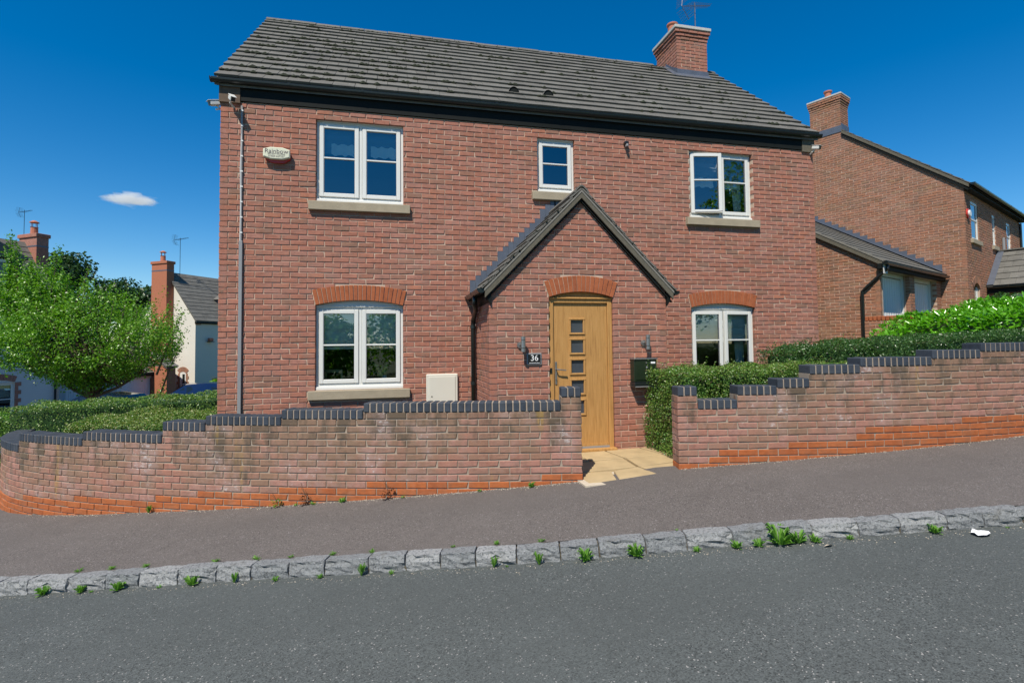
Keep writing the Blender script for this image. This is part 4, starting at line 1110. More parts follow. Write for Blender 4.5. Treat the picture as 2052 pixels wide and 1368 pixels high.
# wall lamps
def lamp(label, x, z):
    t = small('wall_lamp', label, 'wall lamp', (x, PY, z), 'steel wall lamps beside the front door')
    c = (x + .006, PY - .10, 0)
    MB().lathe([(.029, z - .10), (.030, z - .097), (.030, z - .055)], c, 18).build('lamp_shade', M_steel, t, smooth=False)
    MB().lathe([(.026, z - .056), (.026, z - .046)], c, 18).build('ring', M_black, t)
    MB().lathe([(.030, z - .047), (.030, z + .048)], c, 18).build('lamp_body', M_steel, t)
    MB().lathe([(.026, z + .047), (.026, z + .056)], c, 18).build('ring', M_black, t)
    MB().lathe([(.030, z + .055), (.030, z + .098), (.027, z + .10)], c, 18).build('lamp_shade', M_steel, t)
    MB().lathe([(.040, PY - .022), (.044, PY - .012), (.044, PY)], (x - .012, 0, z - .012), 18, 'y').build('wall_plate', M_steel, t)
    MB().tube([(x - .008, PY - .01, z - .01), (x, PY - .085, z)], .017, 10).build('arm', M_steel, t)
lamp('steel tube wall lamp left of the front door above the number plate', 3.895, 1.757)
lamp('steel tube wall lamp right of the front door above the letter box', 5.640, 1.768)
# number plate
t = small('number_plate', 'black house number plate reading 36 left of the door', 'house number', (4.068, PY, 1.563))
MB().bbox(3.968, 4.168, PY - .020, PY - .0, 1.487, 1.640, .004).build('backing', M_grey, t)
MB().bbox(3.985, 4.151, PY - .026, PY - .019, 1.503, 1.624, .002).build('plate', M_slate, t)
text_mesh('numerals', '36', .108, M_wtext, t, Matrix.Translation((4.068, PY - .0265, 1.574)) @ FACE, .001)
mb = MB(); rg = random.Random(2)
x = 4.0
while x < 4.137: w = rg.uniform(.003, .006); mb.box(x, x + w, PY - .0275, PY - .0262, 1.509, 1.517); x += w + .003
mb.build('small_lettering', M_wtext, t)
for x in (3.978, 4.158): MB().lathe([(.005, PY - .024), (.005, PY - .019)], (x, 0, 1.563), 8, 'y').build('screw', M_steel, t)
# letter box
t = small('letter_box', 'dark green metal letter box on the wall right of the door', 'letter box', (5.60, PY, 1.36))
mb = MB(); mb.bbox(5.425, 5.755, PY - .125, PY, 1.235, 1.535, .006); mb.build('body', M_mbox, t)
MB().bbox(5.445, 5.735, PY - .132, PY - .124, 1.262, 1.515, .003).build('door', M_mbox, t)
MB().bbox(5.417, 5.763, PY - .145, PY, 1.534, 1.548, .003).build('lid', M_steel, t)
MB().bbox(5.418, 5.762, PY - .15, PY, 1.165, 1.232, .006).build('paper_tray', M_black, t)
MB().box(5.423, 5.757, PY - .156, PY - .149, 1.168, 1.178).build('tray_edge', M_grey, t)
MB().bbox(5.665, 5.728, PY - .136, PY - .131, 1.478, 1.502, .001).build('name_label', M_paper, t)
MB().lathe([(.010, PY - .142), (.012, PY - .131)], (5.60, 0, 1.488), 10, 'y').build('lock', M_steel, t)
for z in (1.43, 1.37, 1.31): MB().box(5.594, 5.616, PY - .1335, PY - .1315, z - .012, z + .012).build('slot', M_grey, t)
# meter box
t = small('meter_box', 'cream meter cupboard on the facade between the ground floor window and downpipe', 'meter box', (2.975, 0, 1.05))
MB().bbox(2.748, 3.205, -.05, .0, .72, 1.342, .012).build('frame', M_meter, t); MB().bbox(2.785, 3.168, -.058, -.045, .75, 1.305, .006).build('door', M_meter, t)
MB().lathe([(.009, -.062), (.009, -.056)], (2.825, 0, 1.02), 10, 'y').build('lock', M_black, t)
# behind the ground floor window: chair and orchid
t = small('wooden_chair', 'pale wooden chair back seen through the ground floor left window', 'chair', (1.44, .5, .45))
mb = MB(); mb.bbox(1.315, 1.345, .33, .355, .45, 1.40, .004); mb.bbox(1.535, 1.565, .33, .355, .45, 1.40, .004); mb.bbox(1.315, 1.565, .33, .355, 1.375, 1.42, .006); mb.build('backrest', M_chairw, t)
MB().bbox(1.29, 1.59, .34, .74, .88, .92, .006).build('seat', M_chairw, t)
for x, y in ((1.30, .70), (1.55, .70)): MB().box(x, x + .03, y, y + .03, .45, .88).build('leg', M_chairw, t)
t = small('orchid', 'yellow orchid in a vase inside the ground floor left window', 'plant', (2.16, .24, 1.18))
MB().lathe([(.03, 0), (.045, .04), (.035, .10), (.03, .13)], (2.16, .24, 1.20), 12).build('vase', M_white, t)
MB().tube([(2.16, .24, 1.3), (2.13, .235, 1.42), (2.06, .22, 1.50), (2.0, .22, 1.50)], .004, 5).build('stem', M_hedge, t)
mb = MB(); rg = random.Random(3)
for k in range(34):
    c = Vector((rg.uniform(1.99, 2.2), rg.uniform(.2, .26), rg.uniform(1.32, 1.5)))
    if c.x < 2.07 and c.z < 1.42: continue
    for q in range(4):
        a = q * math.pi / 2 + rg.random(); d = Vector((math.cos(a), -.3, math.sin(a))) * .022; e = d.cross(Vector((0, 1, 0))).normalized() * .010
        mb.add([tuple(c), tuple(c + d * .6 + e), tuple(c + d), tuple(c + d * .6 - e)], [(0, 1, 2, 3)])
mb.build('flowers', M_orchid, t)
# white paper star behind the right ground floor window
t = small('paper_star', 'white star ornament inside the ground floor right window', 'ornament', (7.70, .2, 1.86))
mb = MB(); P = []
for i in range(10):
    a = math.pi * i / 5 + math.pi / 2; r = .13 if i % 2 == 0 else .05; P.append((7.70 + r * math.cos(a), .20, 1.88 + r * math.sin(a)))
mb.add([(7.70, .17, 1.88)] + P + [(7.70, .23, 1.88)], [(0, 1 + i, 1 + (i + 1) % 10) for i in range(10)] + [(11, 1 + (i + 1) % 10, 1 + i) for i in range(10)]); mb.build('star', M_paper, t)
# ------------------------------------------------------------------ neighbouring house on the right
HX, HY, HA = 17.983, 3.584, math.atan2(.4, .917)
n2 = thing('neighbour_house', 'brick house behind on the right with its blank gable and chimney', 'house', (HX, HY, 0), HA)
GD = 6.9; GW = 7.1; gz0 = .6; ez = 6.18; rdz = 9.02
S3 = (rdz - ez) / (GD / 2); gab = Flat((0, GD), (0, -1)); frn = Flat((0, 0), (1, 0))
def vf(e, z): return (e, 0, z)
W2 = [(.62, 1.42, 4.66, 5.78), (3.06, 3.46, 4.72, 5.72), (5.0, 5.6, 4.72, 5.72)]
def gh(z):
    t = z - ez + .02
    if t <= 0: return []
    k = t / ((rdz - ez) / (GD / 2)); return [(-1, k), (GD - k, GD + 1)]
bb = lay(gab, GD, rdz - .1, 112, 0, gh, 0, cornerL=False, cornerR=False)
bb += lay(frn, GW, ez - .04, 74, 0, lambda z: [(a, b) for a, b, c, d in W2 if c - .13 < z < d] + ([(.55, 1.25)] if z < 3.42 else []), 0, cornerL=False, cornerR=False)
bb = [b for b in bb if b['z'] > gz0]
put_bricks(bb, M_brick2, n2, 0)
mb = MB(); core(mb, frn, .008, GW, gz0 - .5, ez, [(a, b, c, d) for a, b, c, d in W2] + [(.57, 1.23, gz0 + .3, 3.4)])
mb.prism([(.009, .28, gz0 - .5), (.009, GD, gz0 - .5), (.009, GD, ez), (.009, GD / 2, rdz - .02), (.009, .009, ez), (.009, .28, ez)], (.27, 0, 0)); mb.box(GW - .28, GW, .28, GD, gz0 - .5, ez); mb.box(.28, GW, GD - .28, GD, gz0 - .5, ez); mb.build('mortar', M_mort, n2)
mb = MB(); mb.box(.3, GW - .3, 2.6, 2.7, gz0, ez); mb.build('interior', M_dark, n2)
for a, b, c, d in W2:
    w = MB(); y = .025; F = .07
    w.box(a, a + F, y, y + .06, c, d); w.box(b - F, b, y, y + .06, c, d); w.box(a + F, b - F, y, y + .06, c, c + F); w.box(a + F, b - F, y, y + .06, d - F, d)
    o = w.build('window', M_white, n2); MB().box(a + F, b - F, y, y + .05, c + .52 * (d - c), c + .52 * (d - c) + .03).build('glazing_bar', M_white, o)
    MB().box(a + F, b - F, y + .02, y + .028, c + F, d - F).build('pane', M_glass, o)
    MB().box(a + .05, b - .05, y + .12, y + .125, c, d).build('net_curtain', M_blind, o)
    MB().bbox(a - .13, b + .13, -.06, .09, c - .13, c - .005, .006).build('window_sill', M_sill, n2)
AR = arch_geo(.57, 1.23, 3.25, .15, .2); build_arch(AR, 11, n2, 0, M_brick2)
w = MB(); w.box(.58, .64, .05, .10, 1.2, 3.3); w.box(1.16, 1.22, .05, .10, 1.2, 3.3); o = w.build('side_window', M_white, n2); MB().box(.64, 1.16, .07, .08, 1.2, 3.38).build('pane', M_glass, o)
# roof
def slope_roof(parent, x0, x1, ylo, zlo, yhi, zhi, rows, name='roof', overlap=.02, th=.02, mt=None, tilew=.30):
    """tiles in courses on a slope between two horizontal lines parallel to local x"""
    mt = mt or M_tile; rg = random.Random(int(x0 * 10) + rows)
    mb = MB(); dy = (yhi - ylo) / rows; dz = (zhi - zlo) / rows; L = math.hypot(dy, dz); n = (-dz / L * (1 if dy > 0 else 1), abs(dy) / L)
    ny = -dz / L * (1 if dy > 0 else -1); nz = abs(dy) / L
    mb.add([(x0, ylo, zlo), (x1, ylo, zlo), (x1, yhi, zhi), (x0, yhi, zhi)], [(0, 1, 2, 3)])
    mb.add([(x0, ylo, zlo - .07), (x1, ylo, zlo - .07), (x1, yhi, zhi - .07), (x0, yhi, zhi - .07)], [(3, 2, 1, 0)])
    base = mb.build(name, mt, parent)
    mb = MB()
    for j in range(rows):
        x = x0 - (tilew / 2 if j % 2 else 0)
        while x < x1 - .01:
            a, b = max(x, x0) + .0015, min(x + tilew, x1) - .0015; x += tilew
            if b - a < .03: continue
            l = rg.uniform(-.002, .003)
            def q(s, h): return (ylo + dy * (j + s) + ny * h, zlo + dz * (j + s) + nz * h)
            p0 = q(0 + l, .036); p1 = q(1.08, .016); p2 = q(0 + l, .010); p3 = q(1.08, -.004)
            mb.add([(a, *p0), (b, *p0), (b, *p1), (a, *p1), (a, *p2), (b, *p2), (b, *p3), (a, *p3)], [(0, 1, 2, 3), (0, 4, 5, 1), (1, 5, 6, 2), (3, 7, 4, 0)])
    o = mb.build('tiles', mt, base, kind='stuff'); return base
slope_roof(n2, .012, GW + .1, -.20, ez - .10, GD / 2, rdz + .05, 15)
slope_roof(n2, .012, GW + .1, GD + .2, ez - .10, GD / 2, rdz + .05, 15, name='rear_roof')
mb = MB()
for s in (0, 1):
    Y = lambda y: y if s == 0 else GD - y
    ye = 3.02 if s == 0 else 2.86; ze = ez + (ye + .0) * S3
    mb.prism([(-.065, Y(-.12), ez - .06), (-.065, Y(ye), ze + .04), (-.065, Y(ye), ze - .05), (-.065, Y(-.12), ez - .15)], (.07, 0, 0))
fix_normals(mb.build('bargeboard', M_timber, n2))
mb = MB(); mb.prism([(-.045, -.10, ez - .17), (-.045, 3.02, ez + 3.02 * S3 - .07), (-.045, 3.02, ez + 3.02 * S3 - .13), (-.045, -.10, ez - .24)], (.045, 0, 0)); fix_normals(mb.build('verge_soffit', M_soffit, n2))
mb = MB(); mb.box(-.03, GW + .05, -.16, -.14, ez - .20, ez - .05); mb.box(-.03, GW + .05, -.16, .0, ez - .21, ez - .19); mb.build('fascia', M_soffit, n2)
gutter('gutter', (-.06, -.16, ez - .06), (GW + .12, -.16, ez - .06), (0, -1, 0), .055, M_black, n2, 1.4)
MB().tube([(GW - .12, -.04, ez - .25), (GW - .12, -.04, 1.0)], .035, 8).build('downpipe', M_black, n2)
MB().tube([(4.25, -.04, 5.1), (4.25, -.04, 1.0)], .04, 8).build('soil_pipe', M_grey, n2)
# gable chimney
CA = MB(); a0, a1 = 3.05, 4.0; c1_ = .62; cz0, cz1 = rdz - .75, 9.93
chn = CA.box(.009, c1_ - .009, a0 + .009, a1 - .009, cz0, cz1).build('chimney', M_mort, n2)
cb = []
for (O, d, U) in (((0, a1), (0, -1), a1 - a0), ((0, a0), (1, 0), c1_), ((c1_, a0), (0, 1), a1 - a0), ((c1_, a1), (-1, 0), c1_)):
    for c in range(21):
        z = cz1 - .0375 - .075 * c; g = {0: .06, 1: .05, 2: .03, 3: .012}.get(c, 0); dv = Vector(d); nv = Vector((dv.y, -dv.x)); O2 = Vector(O) - dv * g + nv * g
        cb += lay(Flat(O2, d), U + 2 * g, z, 1, c, None, 0, cornerL=False, cornerR=False)
put_bricks(cb, M_brick2, chn, 0)
MB().bbox(-.07, c1_ + .07, a0 - .07, a1 + .07, cz1 + .002, cz1 + .06, .01).build('chimney_cap', M_cement, chn)
MB().lathe([(.12, 0), (.12, .05), (.10, .08), (.10, .26), (.13, .28), (.13, .32), (.09, .32)], (.3, 3.52, cz1 + .05), 18).build('chimney_pot', M_pot, chn)
mb = MB(); mb.box(-.016, -.006, a0 - .03, a1 + .03, rdz - .34, rdz - .12); mb.prism([(0, a0 - .012, rdz - .30), (c1_, a0 - .012, rdz - .30), (c1_, a0 - .012, rdz - .05), (0, a0 - .012, rdz - .05)], (0, -.006, 0)); mb.build('lead_flashing', M_lead, chn)
t = thing('alarm_box', 'round red and white alarm box beside the neighbour house upper window', 'alarm box', tuple((Matrix.Translation((HX, HY, 0)) @ Matrix.Rotation(HA, 4, 'Z')) @ Vector((.24, 0, 5.33))), HA)
MB().lathe([(.14, -.04), (.14, 0)], (0, 0, 0), 20, 'y').build('back_shell', M_red, t); MB().lathe([(.08, -.08), (.10, -.07), (.10, -.04)], (.01, 0, 0), 20, 'y').build('cover', M_white, t)
# porch wing of the neighbour house on the far right
wing = thing('porch_wing', 'low tiled wing with a white window at the far right', 'outbuilding', tuple((Matrix.Translation((HX, HY, 0)) @ Matrix.Rotation(HA, 4, 'Z')) @ Vector((2.0, 0, 0))), HA)
# local: x along the front, -y towards the road; its eave faces -x
wa = Flat((.12, -.01), (0, -1)); wb = Flat((.12, -2.9), (1, 0))
bb = lay(wa, 2.9, 3.28, 36, 0, lambda z: [(.55, 1.75)] if 1.9 < z < 3.12 else [], 0, cornerL=False, cornerR=False) + lay(wb, 3.2, 3.28, 36, 0, None, 0, cornerL=False, cornerR=False)
put_bricks(bb, M_brick2, wing, 0)
mb = MB(); core(mb, wa, 0, 2.9, .4, 3.3, [(.55, 1.75, 1.9, 3.12)], t1=.2); mb.box(.13, 3.3, -2.89, -2.7, .4, 3.3); mb.box(3.2, 3.3, -2.7, -.1, .4, 3.3); mb.build('mortar', M_mort, wing)
mb = MB(); mb.box(.16, .22, -1.76, -.56, 1.9, 1.98); mb.box(.16, .22, -1.76, -.56, 2.98, 3.12)
for y in (-.62, -.86, -1.32, -1.76): mb.box(.16, .22, y - .001, y + (.10 if y in (-.86, -1.32) else .06), 1.98, 2.98)
o = mb.build('window', M_white, wing); MB().box(.19, .195, -1.74, -.58, 1.95, 3.0).build('pane', M_glass, o); MB().box(.5, .52, -2.6, -.2, .5, 3.2).build('interior', M_dark, wing)
# roof slope rises towards +x: tiles built in a rotated frame
rt = MB(); rows = 6; xa, za, xb, zb_ = -.05, 3.35, 1.55, 4.55
rt.add([(xa, -3.0, za), (xa, -.01, za), (xb, -.01, zb_), (xb, -3.0, zb_), (3.15, -3.0, za), (3.15, -.01, za)], [(0, 3, 2, 1), (3, 4, 5, 2)]); rt.add([(xa, -3.0, za), (3.15, -3.0, za), (xb, -3.0, zb_)], [(0, 1, 2)])
wr = rt.build('roof', M_tile, wing)
dx, dz = (xb - xa) / rows, (zb_ - za) / rows; L = math.hypot(dx, dz); nx_, nz_ = -dz / L, dx / L; rg = random.Random(8)
for j in range(rows):
    y = -3.02 - (.17 if j % 2 else 0)
    while y < -.02:
        a, b = max(y, -3.02) + .002, min(y + .34, -.16) - .002; y += .34
        if b - a < .04: continue
        q = lambda s, h: (xa + dx * (j + s) + nx_ * h, za + dz * (j + s) + nz_ * h)
        p0 = q(rg.uniform(-.01, .01), .04); p1 = q(1.08, .018); p2 = (q(0, .012)); p3 = q(1.08, -.004)
        MB().add([(p0[0], a, p0[1]), (p0[0], b, p0[1]), (p1[0], b, p1[1]), (p1[0], a, p1[1]), (p2[0], a, p2[1]), (p2[0], b, p2[1]), (p3[0], b, p3[1]), (p3[0], a, p3[1])], [(3, 2, 1, 0), (1, 5, 4, 0), (2, 6, 5, 1), (0, 4, 7, 3)]).build('roof_tile', M_tile, wr)
mb = MB(); mb.prism([(xa - .01, -.17, za + .05), (xa - .01, -.01, za + .05), (xb, -.01, zb_ + .06), (xb, -.17, zb_ + .06)], (0, 0, .008)); mb.build('lead_flashing', M_lead, wing)
for k in range(8): MB().box(xb - .1, xb + .1, -3.0 + k * .375, -2.63 + k * .375, zb_ + .02, zb_ + .06).build('ridge_tile', M_tile, wing)
mb = MB(); mb.box(-.02, .12, -2.98, -.02, 3.14, 3.33); mb.build('fascia', M_soffit, wing); gutter('gutter', (-.02, -3.0, 3.33), (-.02, -.05, 3.33), (-1, 0, 0), .05, M_black, wing, 1.2)
MB().tube([(-.06, -1.95, 3.28), (-.02, -1.97, 3.15), (.07, -2.0, 3.02), (.07, -2.0, .8)], .036, 8).build('downpipe', M_black, wing)
# garage between
def LW2(x, y, z=0): return tuple((Matrix.Translation((HX, HY, 0)) @ Matrix.Rotation(HA, 4, 'Z')) @ Vector((x, y, z)))
gar = thing('garage', 'low brick garage with two pale doors between the brick houses', 'garage', LW2(-4.68, .60), HA)
GZ = 3.66; gW = 4.66; gD = 3.45; gS = .636
gg = Flat((0, gD), (0, -1)); gf = Flat((0, 0), (1, 0))
def ggh(z):
    k = (z - GZ) / gS; return [] if k < 0 else [(gD - k, gD + 1)]
D2 = [(.12, 2.06, .9, 3.43), (2.42, 4.25, .9, 3.43)]
bb = lay(gg, gD, 5.84, 67, 0, ggh, 0, cornerL=False, cornerR=False) + lay(gf, gW, 3.62, 39, 0, lambda z: [(a, b) for a, b, c, d in D2 if z < d], 0, cornerL=False, cornerR=False)
bb = [b for b in bb if b['z'] > .75]
put_bricks(bb, M_brick2, gar, 0)
mb = MB(); mb.prism([(.009, .009, .5), (.009, gD, .5), (.009, gD, GZ + gD * gS), (.009, .009, GZ)], (.2, 0, 0)); core(mb, gf, .008, gW, .5, GZ, D2, t1=.3); mb.build('mortar', M_mort, gar)
for i, (a, b, c, d) in enumerate(D2):
    o = MB().box(a - .0, b + .0, .20, .23, c - .1, d - .1).build('garage_door', M_garage, gar)
    mb = MB(); mb.box(a, a + .045, .14, .20, c, d - .08); mb.box(b - .045, b, .14, .20, c, d - .08); mb.box(a, b, .14, .20, d - .085, d); mb.build('door_frame', M_white, gar)
    mb = MB()
    for k in range(1, 12): mb.box(a + (b - a) * k / 12 - .004, a + (b - a) * k / 12 + .004, .194, .2, c, d - .1)
    mb.build('door_rib', M_garage, o)
slope_roof(gar, -.07, gW, -.14, GZ - .06, gD, GZ + gD * gS + .03, 13)
mb = MB(); mb.prism([(-.075, -.12, GZ - .06), (-.075, gD, GZ + gD * gS + .02), (-.075, gD, GZ + gD * gS - .10), (-.075, -.12, GZ - .17)], (.06, 0, 0)); fix_normals(mb.build('bargeboard', M_timber, gar))
mb = MB(); mb.prism([(-.085, -.12, GZ - .02), (-.085, gD, GZ + gD * gS + .06), (-.085, gD, GZ + gD * gS + .02), (-.085, -.12, GZ - .06)], (.05, 0, 0)); fix_normals(mb.build('verge_bedding', M_bed, gar))
mb = MB(); mb.box(-.10, gW - .02, -.11, .0, GZ - .22, GZ - .10); mb.build('fascia', M_soffit, gar); mb = MB(); mb.box(-.10, .12, -.13, -.111, GZ - .34, GZ - .12); mb.build('eaves_box', M_greyr, gar)
gutter('gutter', (-.12, -.112, GZ - .09), (gW - .02, -.112, GZ - .09), (0, -1, 0), .055, M_black, gar, .75)
MB().tube([(.02, -.17, GZ - .15), (.0, -.17, GZ - .22), (-.05, .25, GZ - .62), (-.05, .35, GZ - .72), (-.05, .35, .8)], .037, 8).build('downpipe', M_black, gar)
mb = MB()
for k in range(17):
    y0 = gD - k * .205; mb.box(gW - .012 + .0006 * (k % 3), gW - .004, y0 - .22, y0, GZ + (y0 - .2) * gS - .05, GZ + (y0) * gS + .17)
mb.prism([(gW - .16, -.16, GZ + .0), (gW, -.16, GZ + .0), (gW, gD, GZ + gD * gS + .10), (gW - .16, gD, GZ + gD * gS + .10)], (0, 0, .008)); mb.build('lead_flashing', M_lead, gar)
# low wall with orange coping in front of the garage
lw = thing('low_wall', 'low brick wall with orange coping in front of the garage doors', 'wall', (12.96, 2.15, 0), 0)
lf = Flat((0, 0), (1, 0)); lwf = Flat((12.93, 2.22), (.4, -.917)); bb = lay(lwf, 1.8, 2.17, 16, 0, None, 0, cornerL=False, cornerR=False)
put_bricks(bb, M_brick2, lw, 0)
fr_ = lwf; mb = MB(); core(mb, fr_, 0, 1.8, .6, 2.21, [], t1=.2); mb.build('mortar', M_mort, lw)
n = 22
for i in range(n):
    x, y, a = fr_.at(.041 + i * .082); me = COPS[i % 5]
    if i == 0: OC = [m.copy() for m in COPS]; [(m.materials.clear(), m.materials.append(M_dpc)) for m in OC]
    o = bpy.data.objects.new('coping_brick', OC[i % 5]); COL.objects.link(o); o.parent = lw; o.location = Vector((x + .02 * 0, y, 2.262)) - WO[lw.name]; o.rotation_euler = (0, 0, a)
# ------------------------------------------------------------------ houses on the left
LA = math.atan2(.85, .527)      # local x runs away from the road, local -y faces the street side
def rendered_house(name, label, loc, L, W, ez, rz, zb, wallm, wins, chim_side='near', dormer=None, chim=None):
    h = thing(name, label, 'house', loc, LA)
    # local frame: x from near gable (0) to far (L); y from street eaves (0) to back (W)
    mb = MB(); mb.prism([(0, 0, zb), (0, W, zb), (0, W, ez), (0, W / 2, rz - .05), (0, 0, ez)], (.2, 0, 0)); mb.prism([(L - .2, 0, zb), (L - .2, W, zb), (L - .2, W, ez), (L - .2, W / 2, rz - .05), (L - .2, 0, ez)], (.2, 0, 0))
    core(mb, Flat((.2, 0), (1, 0)), 0, L - .4, zb, ez, [(a - .2, b - .2, c, d) for a, b, c, d in wins], t0=0, t1=.2, grow=0); mb.box(.2, L - .2, W - .2, W, zb, ez)
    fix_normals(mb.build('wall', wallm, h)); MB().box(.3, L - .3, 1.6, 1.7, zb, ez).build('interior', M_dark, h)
    for a, b, c, d in wins:
        w = MB(); y = .05; F = .08; m_ = (a + b) / 2
        for q in ((a, a + F), (b - F, b), (m_ - .05, m_ + .05)): w.box(q[0], q[1], y, y + .06, c, d)
        for q in ((c, c + F), (d - F, d)): w.box(a + F, m_ - .05, y, y + .06, *q); w.box(m_ + .05, b - F, y, y + .06, *q)
        o = w.build('window', M_white, h); MB().box(a + F, b - F, y + .02, y + .028, c + F, d - F).build('pane', M_glass, o)
        g = MB(); z_ = c + .5 * (d - c); g.box(a + F, m_ - .05, y, y + .05, z_ - .015, z_ + .015); g.box(m_ + .05, b - F, y, y + .05, z_ - .015, z_ + .015); g.build('glazing_bar', M_white, o)
        MB().box(a + .05, b - .05, y + .15, y + .155, c + .55 * (d - c), d).build('blind', M_blind, o)
    slope_roof(h, -.12, L + .12, -.15, ez - .08, W / 2, rz + .03, 13, tilew=.38); slope_roof(h, -.12, L + .12, W + .15, ez - .08, W / 2, rz + .03, 13, name='rear_roof', tilew=.38)
    mb = MB(); mb.box(-.05, L + .05, -.09, .0, ez - .22, ez - .08); mb.build('fascia', M_soffit, h)
    return h
def quoins(h, a, b, c, d, m, y=-.012, arch=True, n=None):
    z = c; i = 0
    while z < d - .05:
        w = .20 if i % 2 == 0 else .11
        for k in range(3 if False else 1):
            MB().bbox(a - w, a - .002, y, .02, z, z + .145, .004).build('quoin_block', m, h); MB().bbox(b + .002, b + w, y, .02, z, z + .145, .004).build('quoin_block', m, h)
        z += .15; i += 1
    if arch:
        A = arch_geo(a, b, d, .10, .22); build_arch(A, n or max(7, int((b - a) / .085)), h, y + .01, m)
def stack(h, x0, x1, y0, y1, z0, z1, m, pot=True):
    c = MB().box(x0, x1, y0, y1, z0, z1 - .55).build('chimney', m, h)
    MB().box(x0 - .006, x1 + .006, y0 - .006, y1 + .006, z1 - .55, z1 - .49).build('lead_flashing', M_lead, c)
    MB().box(x0, x1, y0, y1, z1 - .49, z1 - .15).build('stack_top', m, c); MB().bbox(x0 - .05, x1 + .05, y0 - .05, y1 + .05, z1 - .15, z1, .01).build('stack_cap', m, c)
    X, Y = (x0 + x1) / 2, (y0 + y1) / 2
    MB().lathe([(.13, 0), (.12, .3), (.14, .32)], (X, Y, z1), 12).build('chimney_pot', M_pot, c)
    mb = MB()
    for k in range(4): a = k * math.pi / 2; mb.tube([(X + .11 * math.cos(a), Y + .11 * math.sin(a), z1 + .3), (X + .11 * math.cos(a), Y + .11 * math.sin(a), z1 + .5)], .012, 4)
    mb.lathe([(.16, z1 + .5), (.16, z1 + .53), (.05, z1 + .60)], (X, Y, 0), 12); mb.build('cowl', M_pot, c); return c
# cream gabled house: near corner at (-7.96, 23.41)
mh = rendered_house('rendered_house', 'cream rendered house with tall orange chimney beyond the tree', (-7.964, 23.414, 0), 8.0, 4.12, 3.33, 5.95, -2.0, M_cream, [(1.0, 2.2, -.9, .2), (4.5, 5.7, -.9, .2)])
stack(mh, -.42, 0.0, 1.62, 2.75, -2.0, 6.55, M_orangew)
MB().bbox(-.02, .3, -.06, .02, 3.05, 3.32, .01).build('corner_block', M_brick2, mh)
# small arched window on the gable (faces local -x)
gm = MB(); gm.box(-.03, .01, .62, 1.06, -.75, .52); 
o = MB().box(-.012, .0, .64, 1.06, -.75, .50).build('window', M_white, mh); MB().box(-.016, -.012, .70, .88, -.68, -.18).build('pane', M_carglass, o); MB().box(-.016, -.012, .70, .88, -.10, .40).build('pane', M_carglass, o)
z = -.75; i = 0
while z < .4:
    w = .2 if i % 2 == 0 else .12
    MB().bbox(-.022, .01, .62 - w, .62, z, z + .145, .004).build('quoin_block', M_brick2, mh); MB().bbox(-.022, .01, 1.08, 1.08 + w, z, z + .145, .004).build('quoin_block', M_brick2, mh); z += .15; i += 1
for i in range(9):
    a0 = rad(-50 + i * 100 / 9 + 1.2); a1 = rad(-50 + (i + 1) * 100 / 9 - 1.2)
    P = [(-.024, .85 + r * math.sin(a), .24 + r * math.cos(a)) for r, a in ((.30, a0), (.30, a1), (.55, a1), (.55, a0))]; fix_normals(MB().prism(P, (.03, 0, 0)).build('arch_brick', M_brick2, mh))
# dormer
dm = MB(); dm.prism([(2.0, .35, 3.65), (2.0, 1.15, 4.60), (2.0, .35, 4.60)], (.06, 0, 0)); dm.box(2.0, 3.4, .35, .40, 3.55, 4.6); fix_normals(dm.build('dormer', M_lead, mh))
mb = MB(); mb.prism([(1.85, .15, 4.58), (2.7, .15, 5.05), (3.55, .15, 4.58)], (0, 1.4, 0)); fix_normals(mb.build('dormer_roof', M_tile, mh))
t = thing('wall_lantern', 'small lantern on the shaded wall of the cream house', 'lantern', tuple((Matrix.Translation((-7.964, 23.414, 0)) @ Matrix.Rotation(LA, 4, 'Z')) @ Vector((.85, -.05, 2.25))), LA)
MB().bbox(-.12, .12, -.16, .05, -.09, .09, .03).build('lantern_body', M_pot, t); MB().bbox(-.15, .15, -.19, .05, -.13, -.09, .01).build('lantern_base', M_black, t)
aerial('tv_aerial', 'thin tv aerial beside the orange chimney of the cream house', tuple((Matrix.Translation((-7.964, 23.414, 0)) @ Matrix.Rotation(LA, 4, 'Z')) @ Vector((.25, 1.5, 5.4))), 2.5, rad(-20), 1.0, M_black)
# white house at the far left, reference point (-11.144, 15.56)
bx, by = -11.144 - .527 * 6.0, 15.56 - .85 * 6.0
lhL = 7.05
lh = rendered_house('rendered_house', 'pale rendered house with dormer window at the far left', (bx, by, 0), lhL, 4.2, 3.35, 6.15, -2.0, M_greyr, [(4.55, 5.72, -.60, .58)])
quoins(lh, 4.55, 5.72, -.75, .60, M_brick)
stack(lh, lhL - .02, lhL + .40, 1.35, 2.45, -2.0, 6.52, M_brick)
mb = MB(); mb.box(3.2, 6.0, .25, 2.0, 3.5, 5.25); dmo = mb.build('dormer', M_tilehung, lh)
mb = MB(); mb.prism([(3.0, .05, 5.2), (4.6, .05, 6.05), (6.2, .05, 5.2)], (0, 2.2, 0)); fix_normals(mb.build('dormer_roof', M_tile, dmo))
mb = MB(); a, b, c, d, y = 4.4, 5.55, 4.22, 5.12, .20
for q in ((a, a + .1), (b - .1, b), ((a + b) / 2 - .06, (a + b) / 2 + .06)): mb.box(q[0], q[1], y, y + .05, c, d)
for q in ((c, c + .1), (d - .1, d), ((c + d) / 2 - .02, (c + d) / 2 + .02)): mb.box(a, b, y + .003, y + .048, *q)
mb.build('dormer_window', M_white, dmo); MB().box(a, b, y + .03, y + .04, c, d).build('pane', M_carglass, dmo)
MB().tube([(lhL - .05, -.06, 3.1), (lhL - .05, -.06, -2)], .04, 6).build('downpipe', M_black, lh)
